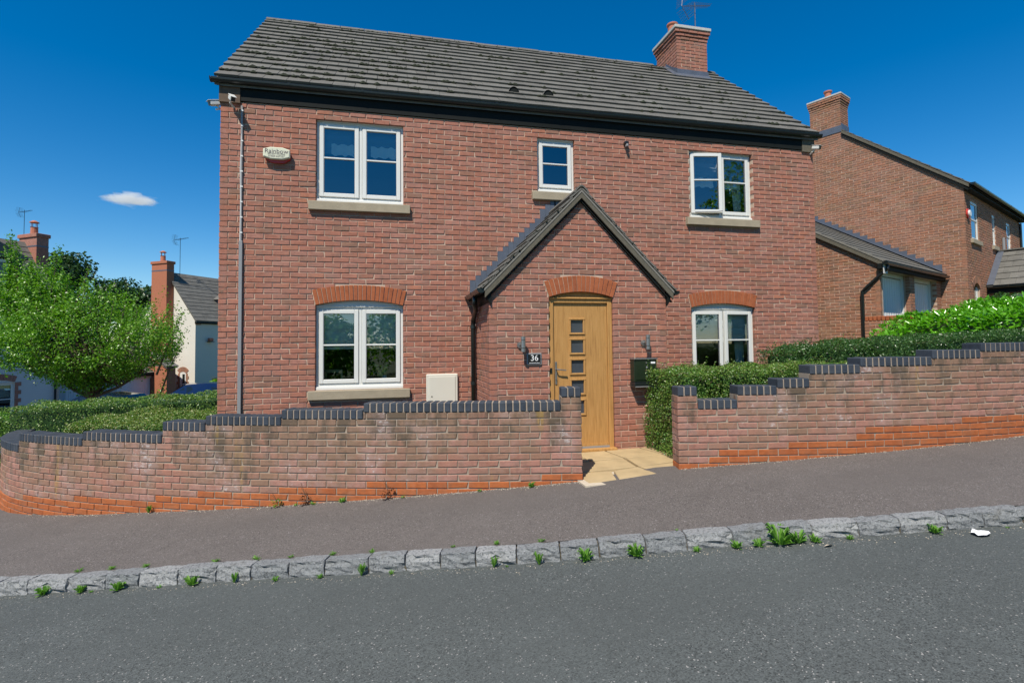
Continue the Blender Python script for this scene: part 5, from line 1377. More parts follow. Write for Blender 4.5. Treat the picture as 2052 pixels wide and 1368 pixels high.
aerial('tv_aerial', 'thin tv aerial on the brick chimney of the far left house', tuple((Matrix.Translation((bx, by, 0)) @ Matrix.Rotation(LA, 4, 'Z')) @ Vector((lhL + .0, 2.2, 5.8))), 1.75, rad(-20), .7, M_black)
# garage block between them
ga = thing('garage', 'long rendered garage with white ribbed doors behind the tree', 'garage', (-12.024, 19.367, 0), LA)
mb = MB(); mb.box(0, 4.75, 0, .2, .28, .62); mb.box(0, .25, 0, .2, -2, .28); mb.box(4.40, 4.75, 0, .2, -2, .28); mb.box(2.25, 2.45, 0, .2, -2, .28); mb.box(0, .2, .2, 5, -2, .62); mb.box(4.55, 4.75, .2, 5, -2, .62); mb.build('wall', M_greyr, ga)
for a, b in ((.25, 2.25), (2.45, 4.40)):
    o = MB().box(a, b, .10, .13, -2, .28).build('garage_door', M_garage, ga); mb = MB()
    for k in range(1, 20): mb.box(a + (b - a) * k / 20 - .012, a + (b - a) * k / 20 + .012, .09, .10, -2, .26)
    mb.build('door_rib', M_garage, o)
slope_roof(ga, -.1, 4.85, -.2, .55, 2.5, 2.0, 8, tilew=.38); mb = MB(); mb.box(-.08, 4.83, -.16, 0, .40, .56); mb.build('fascia', M_soffit, ga)
ow = thing('brick_outbuilding', 'small orange brick outbuilding beside the cream house', 'outbuilding', (-8.75, 22.6, 0), LA)
MB().box(-.3, .18, .0, 2.5, -2, .85).build('wall', M_orangew, ow); slope_roof(ow, -.4, .28, -.1, .85, 1.3, 1.6, 5)
# ------------------------------------------------------------------ vegetation
def leaf_mesh(name, P, Nr, size, m, parent, rng, asp=.5, fold=.25, jitter=.8, kind=None, cup=False, **k):
    n = len(P); d = rng.normal(size=(n, 3)); nr = Nr + rng.normal(size=(n, 3)) * jitter; nr /= np.linalg.norm(nr, axis=1, keepdims=True)
    d -= (d * nr).sum(1, keepdims=True) * nr; d /= np.linalg.norm(d, axis=1, keepdims=True); e = np.cross(nr, d)
    s = (size * rng.uniform(.6, 1.25, n))[:, None]
    v = np.empty((n, 4, 3)); v[:, 0] = P - d * s * .5; v[:, 2] = P + d * s * .5 - nr * s * .08
    v[:, 1] = P + e * s * asp * .5 + nr * s * fold * .3; v[:, 3] = P - e * s * asp * .5 + nr * s * fold * .3
    me = bpy.data.meshes.new(name); me.vertices.add(n * 4); me.vertices.foreach_set('co', v.reshape(-1))
    tri = np.arange(n)[:, None] * 4 + np.array([[0, 1, 2, 0, 2, 3]]); me.loops.add(n * 6); me.loops.foreach_set('vertex_index', tri.reshape(-1).astype(np.int32))
    me.polygons.add(n * 2); me.polygons.foreach_set('loop_start', (np.arange(n * 2) * 3).astype(np.int32)); me.polygons.foreach_set('loop_total', np.full(n * 2, 3, dtype=np.int32))
    me.materials.append(m); me.update(); me.validate()
    if kind: k['kind'] = kind
    return place(name, me, parent, **k)
def shell_points(rng, n, x0, x1, y0, y1, z0f, z1f, bump=.04, faces='xXyYZ'):
    """points on the shell of a clipped hedge box; z0f,z1f functions of (x,y)"""
    A = {'x': (y1 - y0) * 1.2, 'X': (y1 - y0) * 1.2, 'y': (x1 - x0) * 1.2, 'Y': (x1 - x0) * 1.2, 'Z': (x1 - x0) * (y1 - y0) * 1.5}
    w = np.array([A[f] for f in faces]); w /= w.sum(); P = []; Q = []
    for f, c in zip(faces, rng.multinomial(n, w)):
        u, v = rng.random(c), rng.random(c); dep = rng.exponential(.035, c)
        if f in 'xX':
            y = y0 + (y1 - y0) * u; x = np.full(c, x0 if f == 'x' else x1) + (dep if f == 'x' else -dep); nr = (-1 if f == 'x' else 1, 0, .15)
            z = None
        elif f in 'yY':
            x = x0 + (x1 - x0) * u; y = np.full(c, y0 if f == 'y' else y1) + (dep if f == 'y' else -dep); nr = (0, -1 if f == 'y' else 1, .15); z = None
        else:
            x = x0 + (x1 - x0) * u; y = y0 + (y1 - y0) * v; nr = (0, 0, 1); z = np.array([z1f(a, b) for a, b in zip(x, y)]) - dep
        if z is None:
            lo = np.array([z0f(a, b) for a, b in zip(x, y)]); hi = np.array([z1f(a, b) for a, b in zip(x, y)]); z = lo + (hi - lo) * v
        wv = np.sin(x * 7.1 + z * 5) * np.cos(y * 6.3 + z * 4.1 + 1) * bump + np.sin(x * 17 + 2) * np.sin(z * 15 + y * 13) * bump * .5
        p = np.stack([x, y, z], 1) + np.array(nr)[None] * wv[:, None]
        P.append(p); Q.append(np.tile(np.array(nr, float), (c, 1)))
    return np.concatenate(P), np.concatenate(Q)
def hedge(name, label, boxes, n, size, m, seed, cat='hedge', twigs=0, rot=None, sprigs=0):
    rng = np.random.default_rng(seed); b0 = boxes[0]; cx, cy = (b0[0] + b0[1]) / 2, (b0[2] + b0[3]) / 2
    h = thing(name, label, cat, (cx, cy, hg(cx, cy)))
    mb = MB(); PP = []; QQ = []
    vol = [((b[1] - b[0]) * (b[3] - b[2]) + 1.2 * ((b[1] - b[0]) + (b[3] - b[2]))) for b in boxes]
    for b, v in zip(boxes, vol):
        x0, x1, y0, y1, zt = b; e = .10
        zf = zt if callable(zt) else (lambda x, y, z=zt: z)
        k = 8; xs_ = np.linspace(x0 + e, x1 - e, k); 
        for i in range(k - 1):
            za, zb = zf(xs_[i], (y0 + y1) / 2) - e, zf(xs_[i + 1], (y0 + y1) / 2) - e; g = min(hg(xs_[i], y0), hg(xs_[i + 1], y0)) - .1
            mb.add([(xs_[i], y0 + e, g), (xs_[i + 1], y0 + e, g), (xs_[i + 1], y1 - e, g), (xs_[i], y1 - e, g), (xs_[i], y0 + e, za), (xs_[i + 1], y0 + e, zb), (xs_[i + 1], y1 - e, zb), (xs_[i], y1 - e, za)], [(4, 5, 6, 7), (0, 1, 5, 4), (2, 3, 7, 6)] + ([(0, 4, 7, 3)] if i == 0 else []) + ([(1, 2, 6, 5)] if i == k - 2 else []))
        p, q = shell_points(rng, int(n * v / sum(vol)), x0, x1, y0, y1, lambda a, b_: hg(a, b_) - .02, zf)
        PP.append(p); QQ.append(q)
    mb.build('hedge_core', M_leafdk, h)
    P, Q = np.concatenate(PP), np.concatenate(QQ)
    if sprigs:      # little upright shoots poking out of the clipped top
        for _ in range(sprigs):
            b = boxes[rng.integers(len(boxes))]; x = rng.uniform(b[0], b[1]); y = rng.uniform(b[2], b[3]); zt = b[4](x, y) if callable(b[4]) else b[4]
            c = 9; t = rng.random(c); L = rng.uniform(.05, .15); d = np.array([rng.normal() * .3, rng.normal() * .3, 1])
            P = np.concatenate([P, np.array([x, y, zt])[None] + d[None] * (t * L)[:, None] + rng.normal(size=(c, 3)) * .008]); Q = np.concatenate([Q, rng.normal(size=(c, 3))])
    leaf_mesh('foliage', P, Q, size, m, h, rng, .6, jitter=.75)
    if twigs:
        mb = MB()
        for _ in range(twigs):
            i = rng.integers(len(P)); a = Vector(P[i]); d = Vector(rng.normal(size=3)).normalized() * rng.uniform(.05, .14); mb.tube([a - d * .5, a + d * .5], .0022, 3, False)
        mb.build('twigs', M_twig, h, kind='stuff')
    return h
# right of the path
zA = lambda x, y: 1.415 + .02 * (x - 6.2)
hedge('hedge', 'clipped hedge beside the path behind the right garden wall', [(5.585, 6.15, -2.05, -1.17, lambda x, y: 1.40), (6.15, 8.3, -2.15, -1.05, zA)], 70000, .026, M_hedge, 11, twigs=900, sprigs=60)
hedge('hedge', 'taller dark hedge behind the upper steps of the right garden wall', [(7.62, 8.6, -1.25, -.85, lambda x, y: 1.62 + .045 * (x - 7.4)), (8.3, 9.4, -1.25, -.3, lambda x, y: 1.64 + .045 * (x - 7.4)), (9.4, 14.5, -1.3, .1, lambda x, y: 1.76 + .04 * (x - 9.4))], 95000, .028, M_hedge2, 12, twigs=500, sprigs=50)
# left garden
def curvehedge(label, seed, offs, width, zf, s0, s1, n, m=M_hedge3, size=.026):
    bxs = []
    k = 9; h = thing('hedge', label, 'hedge', (*LW.at(LU - (s0 + s1) / 2)[:2], .2)); rng = np.random.default_rng(seed); P = []; Q = []; mb = MB()
    for i in range(n):
        pass
    u = rng.uniform(s0, s1, n); f = rng.random(n); top = rng.random(n) < .58
    for i in range(n):
        x, y, a = LW.at(LU - u[i]); nx_, ny_ = -math.sin(a), math.cos(a)
        w = width(u[i]); zt = zf(u[i], f[i] if top[i] else 0); g = -.35
        bmp = .05 * math.sin(u[i] * 6.3) * math.cos(f[i] * 9 + u[i] * 3) + .025 * math.sin(u[i] * 19 + f[i] * 15)
        if top[i]: t = offs + w * f[i]; z = zt + bmp - rng.exponential(.03); q = (0, 0, 1)
        else:
            side = rng.random() < .6; t = offs + (bmp * .7 + rng.exponential(.03) if side else w - rng.exponential(.03)); z = max(g, .1) + (zt - max(g, .1)) * f[i]; q = (-nx_, -ny_, .2) if side else (nx_, ny_, .2)
        P.append((x + nx_ * t, y + ny_ * t, z)); Q.append(q)
    kk = 24
    for i in range(kk):
        ua, ub = s0 + (s1 - s0) * i / kk + .0, s0 + (s1 - s0) * (i + 1) / kk; pts = []
        for uu in (ua, ub):
            x, y, a = LW.at(LU - uu); nx_, ny_ = -math.sin(a), math.cos(a); w = width(uu)
            for t in (offs + .1, offs + w - .1):
                for z in (-.5, zf(uu, .5) - .11): pts.append((x + nx_ * t, y + ny_ * t, z))
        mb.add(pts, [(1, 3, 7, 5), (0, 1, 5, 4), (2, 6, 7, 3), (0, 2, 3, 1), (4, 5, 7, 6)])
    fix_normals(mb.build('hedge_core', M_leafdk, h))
    leaf_mesh('foliage', np.array(P), np.array(Q, float), size, m, h, rng, .6, jitter=.75)
    return h
curvehedge('variegated hedge with yellow green leaves following the curved wall', 21, .45, lambda u: .95, lambda u, f: .80 + .10 * f - .03 * (u - 5) + (.0 if u > 4.7 else -.1), 4.35, 7.3, 50000)
hedge('hedge', 'trimmed hedge with shaded end against the left corner of the house', [(-3.6, -.38, 1.9, 2.9, lambda x, y: .98 + .035 * (x + .4))], 30000, .028, M_hedge, 23)
def canopy_tree(name, label, base, shoots, nleaf, lsize, m, seed, trunk_h, trunk_r, spread, bark=M_bark, shoot_len=(.5, 1.0), shape=None, cat='tree', up=.8):
    rng = np.random.default_rng(seed); t = thing(name, label, cat, base); B = np.array(base, float)
    mb = MB(); fork = B + np.array([0, 0, trunk_h])
    mb.tube([B, B + np.array([.02, 0, trunk_h * .6]), fork], trunk_r, 9, radii=[trunk_r * 1.25, trunk_r, trunk_r * .9])
    S = []
    limbs = []
    for i in range(9):
        a = 2 * math.pi * i / 9 + rng.uniform(-.2, .2); el = rng.uniform(.35, 1.2); L = spread * rng.uniform(.45, .75)
        d = np.array([math.cos(a) * math.cos(el), math.sin(a) * math.cos(el), math.sin(el)]); mid = fork + d * L * .5 + np.array([0, 0, -.05]); end = fork + d * L + np.array([0, 0, .1]); limbs.append((fork, mid, end)); mb.tube([fork - np.array([0, 0, .05]), mid, end], .05, 6, radii=[trunk_r * .6, trunk_r * .38, trunk_r * .15])
    P = []; Q = []
    for i in range(shoots):
        c, r = shape(rng)
        d = (c - fork); d /= np.linalg.norm(d) + 1e-6; d = d * .8 + np.array([0, 0, up]) + rng.normal(size=3) * .28; d /= np.linalg.norm(d)
        L = rng.uniform(*shoot_len) * r; k = nleaf; s = rng.random(k); bend = rng.normal(size=3) * .12
        pts = c[None] + d[None] * (s * L)[:, None] + bend[None] * (s ** 2)[:, None] * L + rng.normal(size=(k, 3)) * (.045 + .045 * (1 - s))[:, None] * (lsize / .055)
        P.append(pts); q = pts - (c[None] + d[None] * (s * L)[:, None]); q = q / (np.linalg.norm(q, axis=1, keepdims=True) + 1e-6) + np.array([0, 0, .6]); Q.append(q)
        if i % 2 == 0:
            l = limbs[rng.integers(len(limbs))]; st = l[1] + (l[2] - l[1]) * rng.random(); mb.tube([st, (st + c) / 2 + np.array([0, 0, .05]), c, c + d * L * .8], .01, 4, False, radii=[.016, .011, .008, .003])
    mb.build('trunk', bark, t); leaf_mesh('crown', np.concatenate(P), np.concatenate(Q), lsize, m, t, rng, .62, jitter=.7); return t
TB = (-5.05, 7.43, -.75)
def crown_shape(rng):
    # wide vase: ellipsoid centred above the fork with upright leaders on the left
    while True:
        p = rng.uniform(-1, 1, 3)
        if (p ** 2).sum() < 1: break
    r = np.linalg.norm(p); p = p / (r + 1e-6) * (r ** .45)
    c = np.array([TB[0] - .02, TB[1], 1.62]) + p * np.array([1.78, 1.6, .92])
    if p[2] < -.2: c[0] = TB[0] + (c[0] - TB[0]) * (1 + .9 * (p[2] + .2)); c[1] = TB[1] + (c[1] - TB[1]) * (1 + .9 * (p[2] + .2))
    return c, 1.0 if p[2] > -.2 else .55
_cs = crown_shape
def crown_shape(rng):
    if rng.random() < .74: return _cs(rng)
    if rng.random() < .38:
        p = rng.normal(size=3); p /= np.linalg.norm(p); p *= rng.random() ** .35
        return np.array([-5.55, TB[1], 2.5]) + p * np.array([.85, .7, .6]), .8
    p = rng.normal(size=3); p /= np.linalg.norm(p); p *= rng.random() ** .35
    return np.array([-6.18, TB[1], 2.75]) + p * np.array([.70, .75, .85]), .8
tree_ = canopy_tree('young_tree', 'bright green spreading young tree behind the left hedge', TB, 690, 84, .060, M_leaf, 31, 1.35, .085, 1.9, shape=crown_shape, shoot_len=(.25, 1.1), up=1.1)
# the tall leaders of the same tree
rng = np.random.default_rng(77); P = []; Q = []; mb = MB()
for (x, z0, z1, dx_, k) in ((-6.55, 2.2, 4.55, -.15, 620), (-6.35, 2.0, 3.9, .1, 520), (-5.95, 2.0, 4.28, .25, 520), (-5.75, 2.0, 3.6, .3, 320), (-6.6, 1.9, 3.7, -.1, 480), (-5.55, 2.0, 3.95, .55, 120), (-3.8, 1.6, 2.85, .55, 300), (-3.5, 1.2, 2.75, .55, 130), (-6.7, 2.0, 4.1, 0, 600), (-6.1, 1.9, 3.6, 0, 600), (-6.5, 2.4, 4.3, -.05, 500), (-6.65, 2.2, 3.9, -.05, 400), (-4.4, 1.9, 3.2, .2, 220), (-4.9, 2.0, 3.25, .1, 240), (-3.45, .6, 1.9, .45, 160)):
    t = rng.random(k); w = (.16 if k > 350 else .09) * (1 - t * .7)
    pts = np.stack([x + dx_ * t + rng.normal(size=k) * w, TB[1] - .2 + rng.normal(size=k) * w, z0 + (z1 - z0) * t + rng.normal(size=k) * .05], 1); P.append(pts); Q.append(rng.normal(size=(k, 3)) + np.array([0, -.3, .5]))
    mb.tube([(x - dx_ * .1, TB[1] - .1, z0 - .1), (x + dx_ * .5, TB[1] - .2, (z0 + z1) / 2), (x + dx_, TB[1] - .2, z1 - .08)], .014, 5, radii=[.03, .016, .004])
mb.build('branch', M_bark, tree_); leaf_mesh('leader_foliage', np.concatenate(P), np.concatenate(Q), .062, M_leaf, tree_, rng, .62, jitter=.7)
def blob_tree(name, label, base, R, H, nleaf, lsize, m, seed, lobes=12, trunk=True, group=None, cat='tree'):
    rng = np.random.default_rng(seed); t = thing(name, label, cat, base, 0, group); B = np.array(base, float); P = []; Q = []
    for i in range(lobes):
        a = rng.uniform(0, 2 * math.pi); rr = R * math.sqrt(rng.random()) * .75; h = H * (rng.uniform(.35, .95)) * (1 - .35 * (rr / R) ** 2); c = B + np.array([rr * math.cos(a), rr * math.sin(a), h]); lr = R * rng.uniform(.28, .5)
        k = nleaf // lobes; d = rng.normal(size=(k, 3)); d /= np.linalg.norm(d, axis=1, keepdims=True); rad_ = lr * (1 + .22 * np.sin(d[:, 0] * 7 + i) * np.cos(d[:, 2] * 8)) * rng.random(k)[:, None].repeat(1, 1)[:, 0] ** .25
        P.append(c[None] + d * rad_[:, None] * np.array([1, 1, .85])); Q.append(d + np.array([0, 0, .3]))
    mb = MB(); mb.tube([B - np.array([0, 0, .2]), B + np.array([.05, 0, H * .3]), B + np.array([0, .05, H * .6])], .2, 8, radii=[R * .09, R * .07, R * .03])
    for i in range(6): a = i * 1.05; mb.tube([B + np.array([0, 0, H * .3]), B + np.array([math.cos(a) * R * .3, math.sin(a) * R * .3, H * .5]), B + np.array([math.cos(a) * R * .5, math.sin(a) * R * .5, H * .7])], .05, 5, radii=[R * .04, R * .03, R * .01])
    mb.build('trunk', M_bark, t); leaf_mesh('crown', np.concatenate(P), np.concatenate(Q), lsize, m, t, rng, .65, jitter=.8); return t
blob_tree('background_tree', 'dark green tree far behind the young tree, left of two', (-15.2, 27.5, -2.6), 3.4, 10.0, 30000, .22, M_leafdk, 41, 16)
blob_tree('background_tree', 'dark green tree far behind near the orange chimney', (-11.6, 29.5, -2.8), 3.0, 9.4, 26000, .22, M_leafdk, 42, 14)
blob_tree('background_tree', 'pale green tree between the garage and the cream house', (-13.8, 24.2, -2.6), 1.9, 5.6, 14000, .16, M_leaf, 43, 12)
blob_tree('shrub', 'rounded green shrub under the shaded wall of the cream house', (-5.6, 20.6, -1.7), .95, 2.3, 6000, .10, M_leaf, 44, 9, cat='shrub')
blob_tree('shrub', 'tall leafy shrub against the neighbour house corner', (16.8, 1.7, .9), .62, 2.35, 3600, .075, M_hedge2, 45, 9, cat='shrub')
# unseen trees across the road, behind the viewpoint, added for the windows to mirror
for i, (x, y, r, h) in enumerate(((23, -26, 6.2, 14.5), (31, -25, 6, 13.5), (14.5, -29, 5.8, 13.0), (39, -28, 5, 11), (5.0, -33, 5.5, 6.4), (-5, -33, 5.5, 5.4))):
    blob_tree('roadside_tree', ['broad green tree across the road mirrored in the right windows', 'second green tree across the road mirrored in the right windows', 'medium green tree across the road opposite the porch', 'green tree across the road at the far right end', 'low tree across the road opposite the left windows', 'lowest tree across the road at the left end'][i], (x, y, hs(x, -14) - .5), r, h, 16000, .36, M_leaf, 60 + i, 22, group='trees across the road')
# far left: low wall, hedge and lawn
fw = thing('low_wall', 'low grey topped wall at the far left edge', 'wall', (-6.9, 6.4, -.75))
fr_ = Flat((-9.6, 6.9), (.975, -.22)); put_bricks(lay(fr_, 4.3, -.31, 8, 0, None, 0, cornerL=False, cornerR=False), M_gbrick, fw, 0); mb = MB(); core(mb, fr_, 0, 4.3, -1.2, -.27, [], t1=.2); mb.build('mortar', M_gmort, fw)
for i in range(55): x, y, a = fr_.at(.04 + i * .0775); o = bpy.data.objects.new('coping_brick', COPS[i % 5]); COL.objects.link(o); o.parent = fw; o.location = Vector((x, y, -.215)) - WO[fw.name]; o.rotation_euler = (0, 0, a)
hedge('hedge', 'soft green hedge above the low wall at the far left', [(-10.0, -5.9, 7.4, 8.6, lambda x, y: .16 + .03 * math.sin(x * 3))], 16000, .045, M_leaf, 52)
# laurel
def laurel():
    rng = np.random.default_rng(5); t = thing('laurel_bush', 'large glossy bright green laurel bush behind the right hedge', 'shrub', (13.6, 1.1, 1.0)); V = []; F = []; P = []
    mbk = MB()
    def topz(x, y): return float(np.interp(x, [11.7, 12.3, 12.8, 13.6, 15.3], [1.72, 1.88, 2.16, 2.40, 2.50])) + .10 * math.sin(x * 3.1) + .06 * math.sin(y * 5 + x * 7) - .35 * max(0, abs(y - .6) - .5)
    n = 7600
    for i in range(n):
        x = rng.uniform(11.8, 16.5); y = rng.uniform(-.15, 1.6); zt = topz(x, y)
        if rng.random() < .62: z = zt - rng.exponential(.05)
        else: z = rng.uniform(1.3, zt); y = -.15 + rng.exponential(.07) if rng.random() < .8 else y
        c = np.array([x, y, z]); up = rng.normal(size=3) * .55 + np.array([0, -.25, .9]); up /= np.linalg.norm(up)
        d = rng.normal(size=3); d -= d.dot(up) * up; d /= np.linalg.norm(d); d = d * .75 + np.array([0, 0, .5]); d /= np.linalg.norm(d); e = np.cross(up, d); e /= np.linalg.norm(e); nn = np.cross(d, e); L = rng.uniform(.09, .15); W = L * .36
        o = len(V)
        pts = [c, c + d * L * .3 + e * W * .46 - nn * .004, c + d * L * .68 + e * W * .42 - nn * .012, c + d * L - nn * .03, c + d * L * .68 - e * W * .42 - nn * .012, c + d * L * .3 - e * W * .46 - nn * .004, c + d * L * .33 - nn * .012, c + d * L * .68 - nn * .022]
        V.extend(map(tuple, pts)); F += [tuple(o + q for q in f) for f in ((0, 1, 6), (1, 2, 7, 6), (2, 3, 7), (0, 6, 5), (6, 7, 4, 5), (7, 3, 4))]
    mb = MB(); mb.v = V; mb.f = F; mb.build('foliage', M_laurel, t, smooth=True)
    mb = MB(); xs_ = np.linspace(12.0, 16.4, 12)
    for a, b in zip(xs_, xs_[1:]):
        za, zb = topz(a, .6) - .22 - max(0, 12 - a) * .6, topz(b, .6) - .22 - max(0, 12 - b) * .6
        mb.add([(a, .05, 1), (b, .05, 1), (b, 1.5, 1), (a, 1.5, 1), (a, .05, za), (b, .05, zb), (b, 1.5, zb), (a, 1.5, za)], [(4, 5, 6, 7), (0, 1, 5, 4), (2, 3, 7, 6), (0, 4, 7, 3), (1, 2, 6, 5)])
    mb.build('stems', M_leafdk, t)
laurel()
# ------------------------------------------------------------------ weeds
def weed_parts(seed, r, h, n, kind='broad'):
    rg = random.Random(seed); mb = MB()
    for i in range(n):
        a = rg.uniform(0, 2 * math.pi); L = r * rg.uniform(.5, 1.1); lift = h * rg.uniform(.2, 1.0); w = L * (.34 if kind == 'broad' else .16)
        d = Vector((math.cos(a), math.sin(a), 0)); e = Vector((-d.y, d.x, 0)); b = d * r * .08
        p = [b, b + d * L * .45 + e * w * .5 + Vector((0, 0, lift * .75)), b + d * L * .8 + e * w * .35 + Vector((0, 0, lift)), b + d * L + Vector((0, 0, lift * .8)), b + d * L * .8 - e * w * .35 + Vector((0, 0, lift)), b + d * L * .45 - e * w * .5 + Vector((0, 0, lift * .75)), b + d * L * .5 + Vector((0, 0, lift * .62)), b + d * L * .8 + Vector((0, 0, lift * .88))]
        mb.add([tuple(q) for q in p], [(0, 1, 6), (1, 2, 7, 6), (2, 3, 7), (0, 6, 5), (6, 7, 4, 5), (7, 3, 4)])
    return mb
WM = []
for i, (r, h, n, kd) in enumerate(((.07, .07, 24, 'broad'), (.085, .10, 34, 'broad'), (.055, .05, 18, 'broad'), (.08, .05, 30, 'thin'), (.06, .14, 28, 'broad'), (.10, .12, 46, 'broad'))):
    mb = weed_parts(200 + i, r * .8, h, n, kd); me = bpy.data.meshes.new('weed'); me.from_pydata(mb.v, [], mb.f); me.materials.append(M_weed); WM.append(me)
def weed(x, y, z, k, s, label, group='weeds along the kerb'):
    o = bpy.data.objects.new('weed', WM[k]); COL.objects.link(o); o.location = (x, y, z); o.rotation_euler = (0, -.08, R_.uniform(0, 6.28)); o.scale = (s, s, s); props(o, label, 'weed', group)
def kpt(px):      # kerb path position below a given picture column of the survey
    t = np.interp(px, [0, 350, 700, 1100, 1576, 2052], [0, 1, 2, 3, 4, 5]); A = [(-1.04, -2.2), (.49, -2.71), (1.92, -3.19), (3.46, -3.66), (5.29, -4.09), (7.10, -4.53)]
    i = min(4, int(t)); f = t - i; return A[i][0] * (1 - f) + A[i + 1][0] * f, A[i][1] * (1 - f) + A[i + 1][1] * f
WL = [(8, 0, 1.0, 1, 'leafy weed at the kerb foot at the far left edge'), (118, 0, 1.1, 1, 'leafy weed at the kerb foot, second from the left'), (150, 1, .8, 3, 'flat grassy weed on the kerb top above the second kerb weed'), (190, 0, .9, 1, 'weed at the kerb foot, third from the left'), (212, 0, .6, 2, 'tiny weed just right of the third kerb foot weed'), (215, 1, .9, 3, 'flat weed on top of the kerb below the left end of the wall'), (262, 0, 1.2, 1, 'spreading weed at the kerb foot below the stepped left wall'), (283, 1, .9, 3, 'flat weed on the kerb top right of the spreading weed'), (342, 0, .7, 2, 'small weed in a kerb joint, darkest stone on its right'),
      (406, 0, 1.15, 1, 'bushy weed at the kerb foot below the left corner of the house'), (424, 1, .9, 3, 'flat weed on the kerb top above the bushy weed'), (490, 0, .8, 4, 'upright weed in the joint below the conduit'), (508, 1, .9, 3, 'flat weed on the kerb top right of the upright weed'), (570, 0, .7, 0, 'small weed at the kerb foot left of the tall leafy joint weed'), (577, 1, .7, 3, 'thin weed on the kerb top below the big left window'), (655, 0, .7, 0, 'weed in the joint below the big left window'), (660, 1, .9, 3, 'weed on the kerb top below the big left window'), (735, 0, 1.0, 4, 'tall weed climbing the kerb joint below the window sill end'), (740, 1, .8, 3, 'flat weed on top of the climbing joint weed'), (795, 0, .6, 0, 'small round weed at the kerb foot below the meter box'), (905, 1, .6, 3, 'thin green streak of weed on the kerb below the downpipe'), (993, 0, .9, 4, 'upright leafy weed in the joint left of the front door'), (994, 1, .7, 0, 'weed on the kerb top left of the front door'), (1018, 0, .45, 2, 'tiny weed between two upright weeds below the number plate'),
      (1080, 0, 1.0, 4, 'tall weed against the kerb face below the number plate'), (1082, 1, .8, 3, 'flat weed on the kerb top below the number plate'), (1170, 0, 1.1, 5, 'broad leaved weed at the kerb foot below the front door'), (1268, 0, 1.15, 5, 'broad leaved weed at the kerb foot right of the path opening'), (1355, 1, .5, 2, 'tiny weed on the kerb top right of the path opening'), (1385, 0, .8, 0, 'low weed at the kerb foot, left of the big weed clump'), (1460, 0, .9, 1, 'leafy weed touching the left end of the big clump'), (1505, 0, .9, 0, 'left part of the big kerb weed clump'), (1545, 0, 1.3, 5, 'tallest part of the big kerb weed clump'), (1580, 0, 1.1, 1, 'middle right part of the big kerb weed clump'), (1612, 0, .9, 0, 'right end of the big kerb weed clump'), (1680, 0, .8, 0, 'small weed right of the big clump'), (1845, 0, 1.0, 1, 'leafy weed at the kerb foot left of the paper litter'), (1985, 0, .35, 3, 'tiny grass tuft at the kerb foot right of the paper litter'), (2040, 0, 1.1, 5, 'bright weed at the kerb foot at the far right edge')]
for px, top, s, k, lab in WL:
    x, y = kpt(px)
    if top: x -= -.01; weed(x + .015, y + .03, hs(x, y) + .0, k, s * .66, lab)
    else: q = (x - .032, y - .135); weed(q[0], q[1], hroad(*q) + .0, k, s * (.72 if not 1500 < px < 1620 else .95), lab)
def wpt(u, off=.03): x, y, a = LW.at(LU - u); return x + math.sin(a) * off, y - math.cos(a) * off
for (s_, k, sc, lab) in ((5.0, 4, .7, 'small weed at the foot of the curved left wall'), (3.15, 2, .6, 'tiny weed left of the tall dry weed at the wall foot'), (2.95, 3, .6, 'low weed right of the tall dry weed at the wall foot'), (2.62, 0, .8, 'leafy weed at the wall foot below the coping step'), (1.95, 2, .6, 'tiny weed right of the red leaved weed'), (1.12, 2, .7, 'small grey green weed at the wall foot left of the opening'), (.56, 5, .5, 'bright weed at the wall foot beside the opening')):
    x, y = wpt(s_, .04); weed(x, y, hs(x, y), k, sc, lab, 'weeds along the wall foot')
def tallweed(s_, h, lab, seed):
    x, y = wpt(s_, .05); z = hs(x, y); t = thing('tall_weed', lab, 'weed', (x, y, z)); rg = random.Random(seed); mb = MB(); P = [Vector((x, y, z)), Vector((x + .01, y, z + h * .5)), Vector((x - .03, y - .01, z + h))]
    mb.tube(P, .003, 4); mb.tube([P[1], P[1] + Vector((-.05, 0, h * .35))], .002, 4); mb.build('stalk', M_twig, t)
    mb = MB()
    for i in range(46):
        f = rg.uniform(0, .55); c = Vector((x, y, z)) + Vector((rg.uniform(-.05, .06), rg.uniform(-.04, .02), h * f)); d = Vector((rg.uniform(-1, 1), rg.uniform(-1, .2), rg.uniform(-.3, .8))).normalized() * rg.uniform(.02, .04); e = d.cross(Vector((0, 0, 1))).normalized() * .010
        mb.add([tuple(c), tuple(c + d * .5 + e), tuple(c + d), tuple(c + d * .5 - e)], [(0, 1, 2, 3)])
    mb.build('leaves', M_redleaf if seed % 2 else M_weed, t)
tallweed(3.05, .25, 'tall dry weed with red leaves at the wall foot below the window', 1); tallweed(3.38, .16, 'thin green stalk at the wall foot left of the red leaved weed', 2); tallweed(2.12, .24, 'red leaved weed at the wall foot right of the coping step', 3)
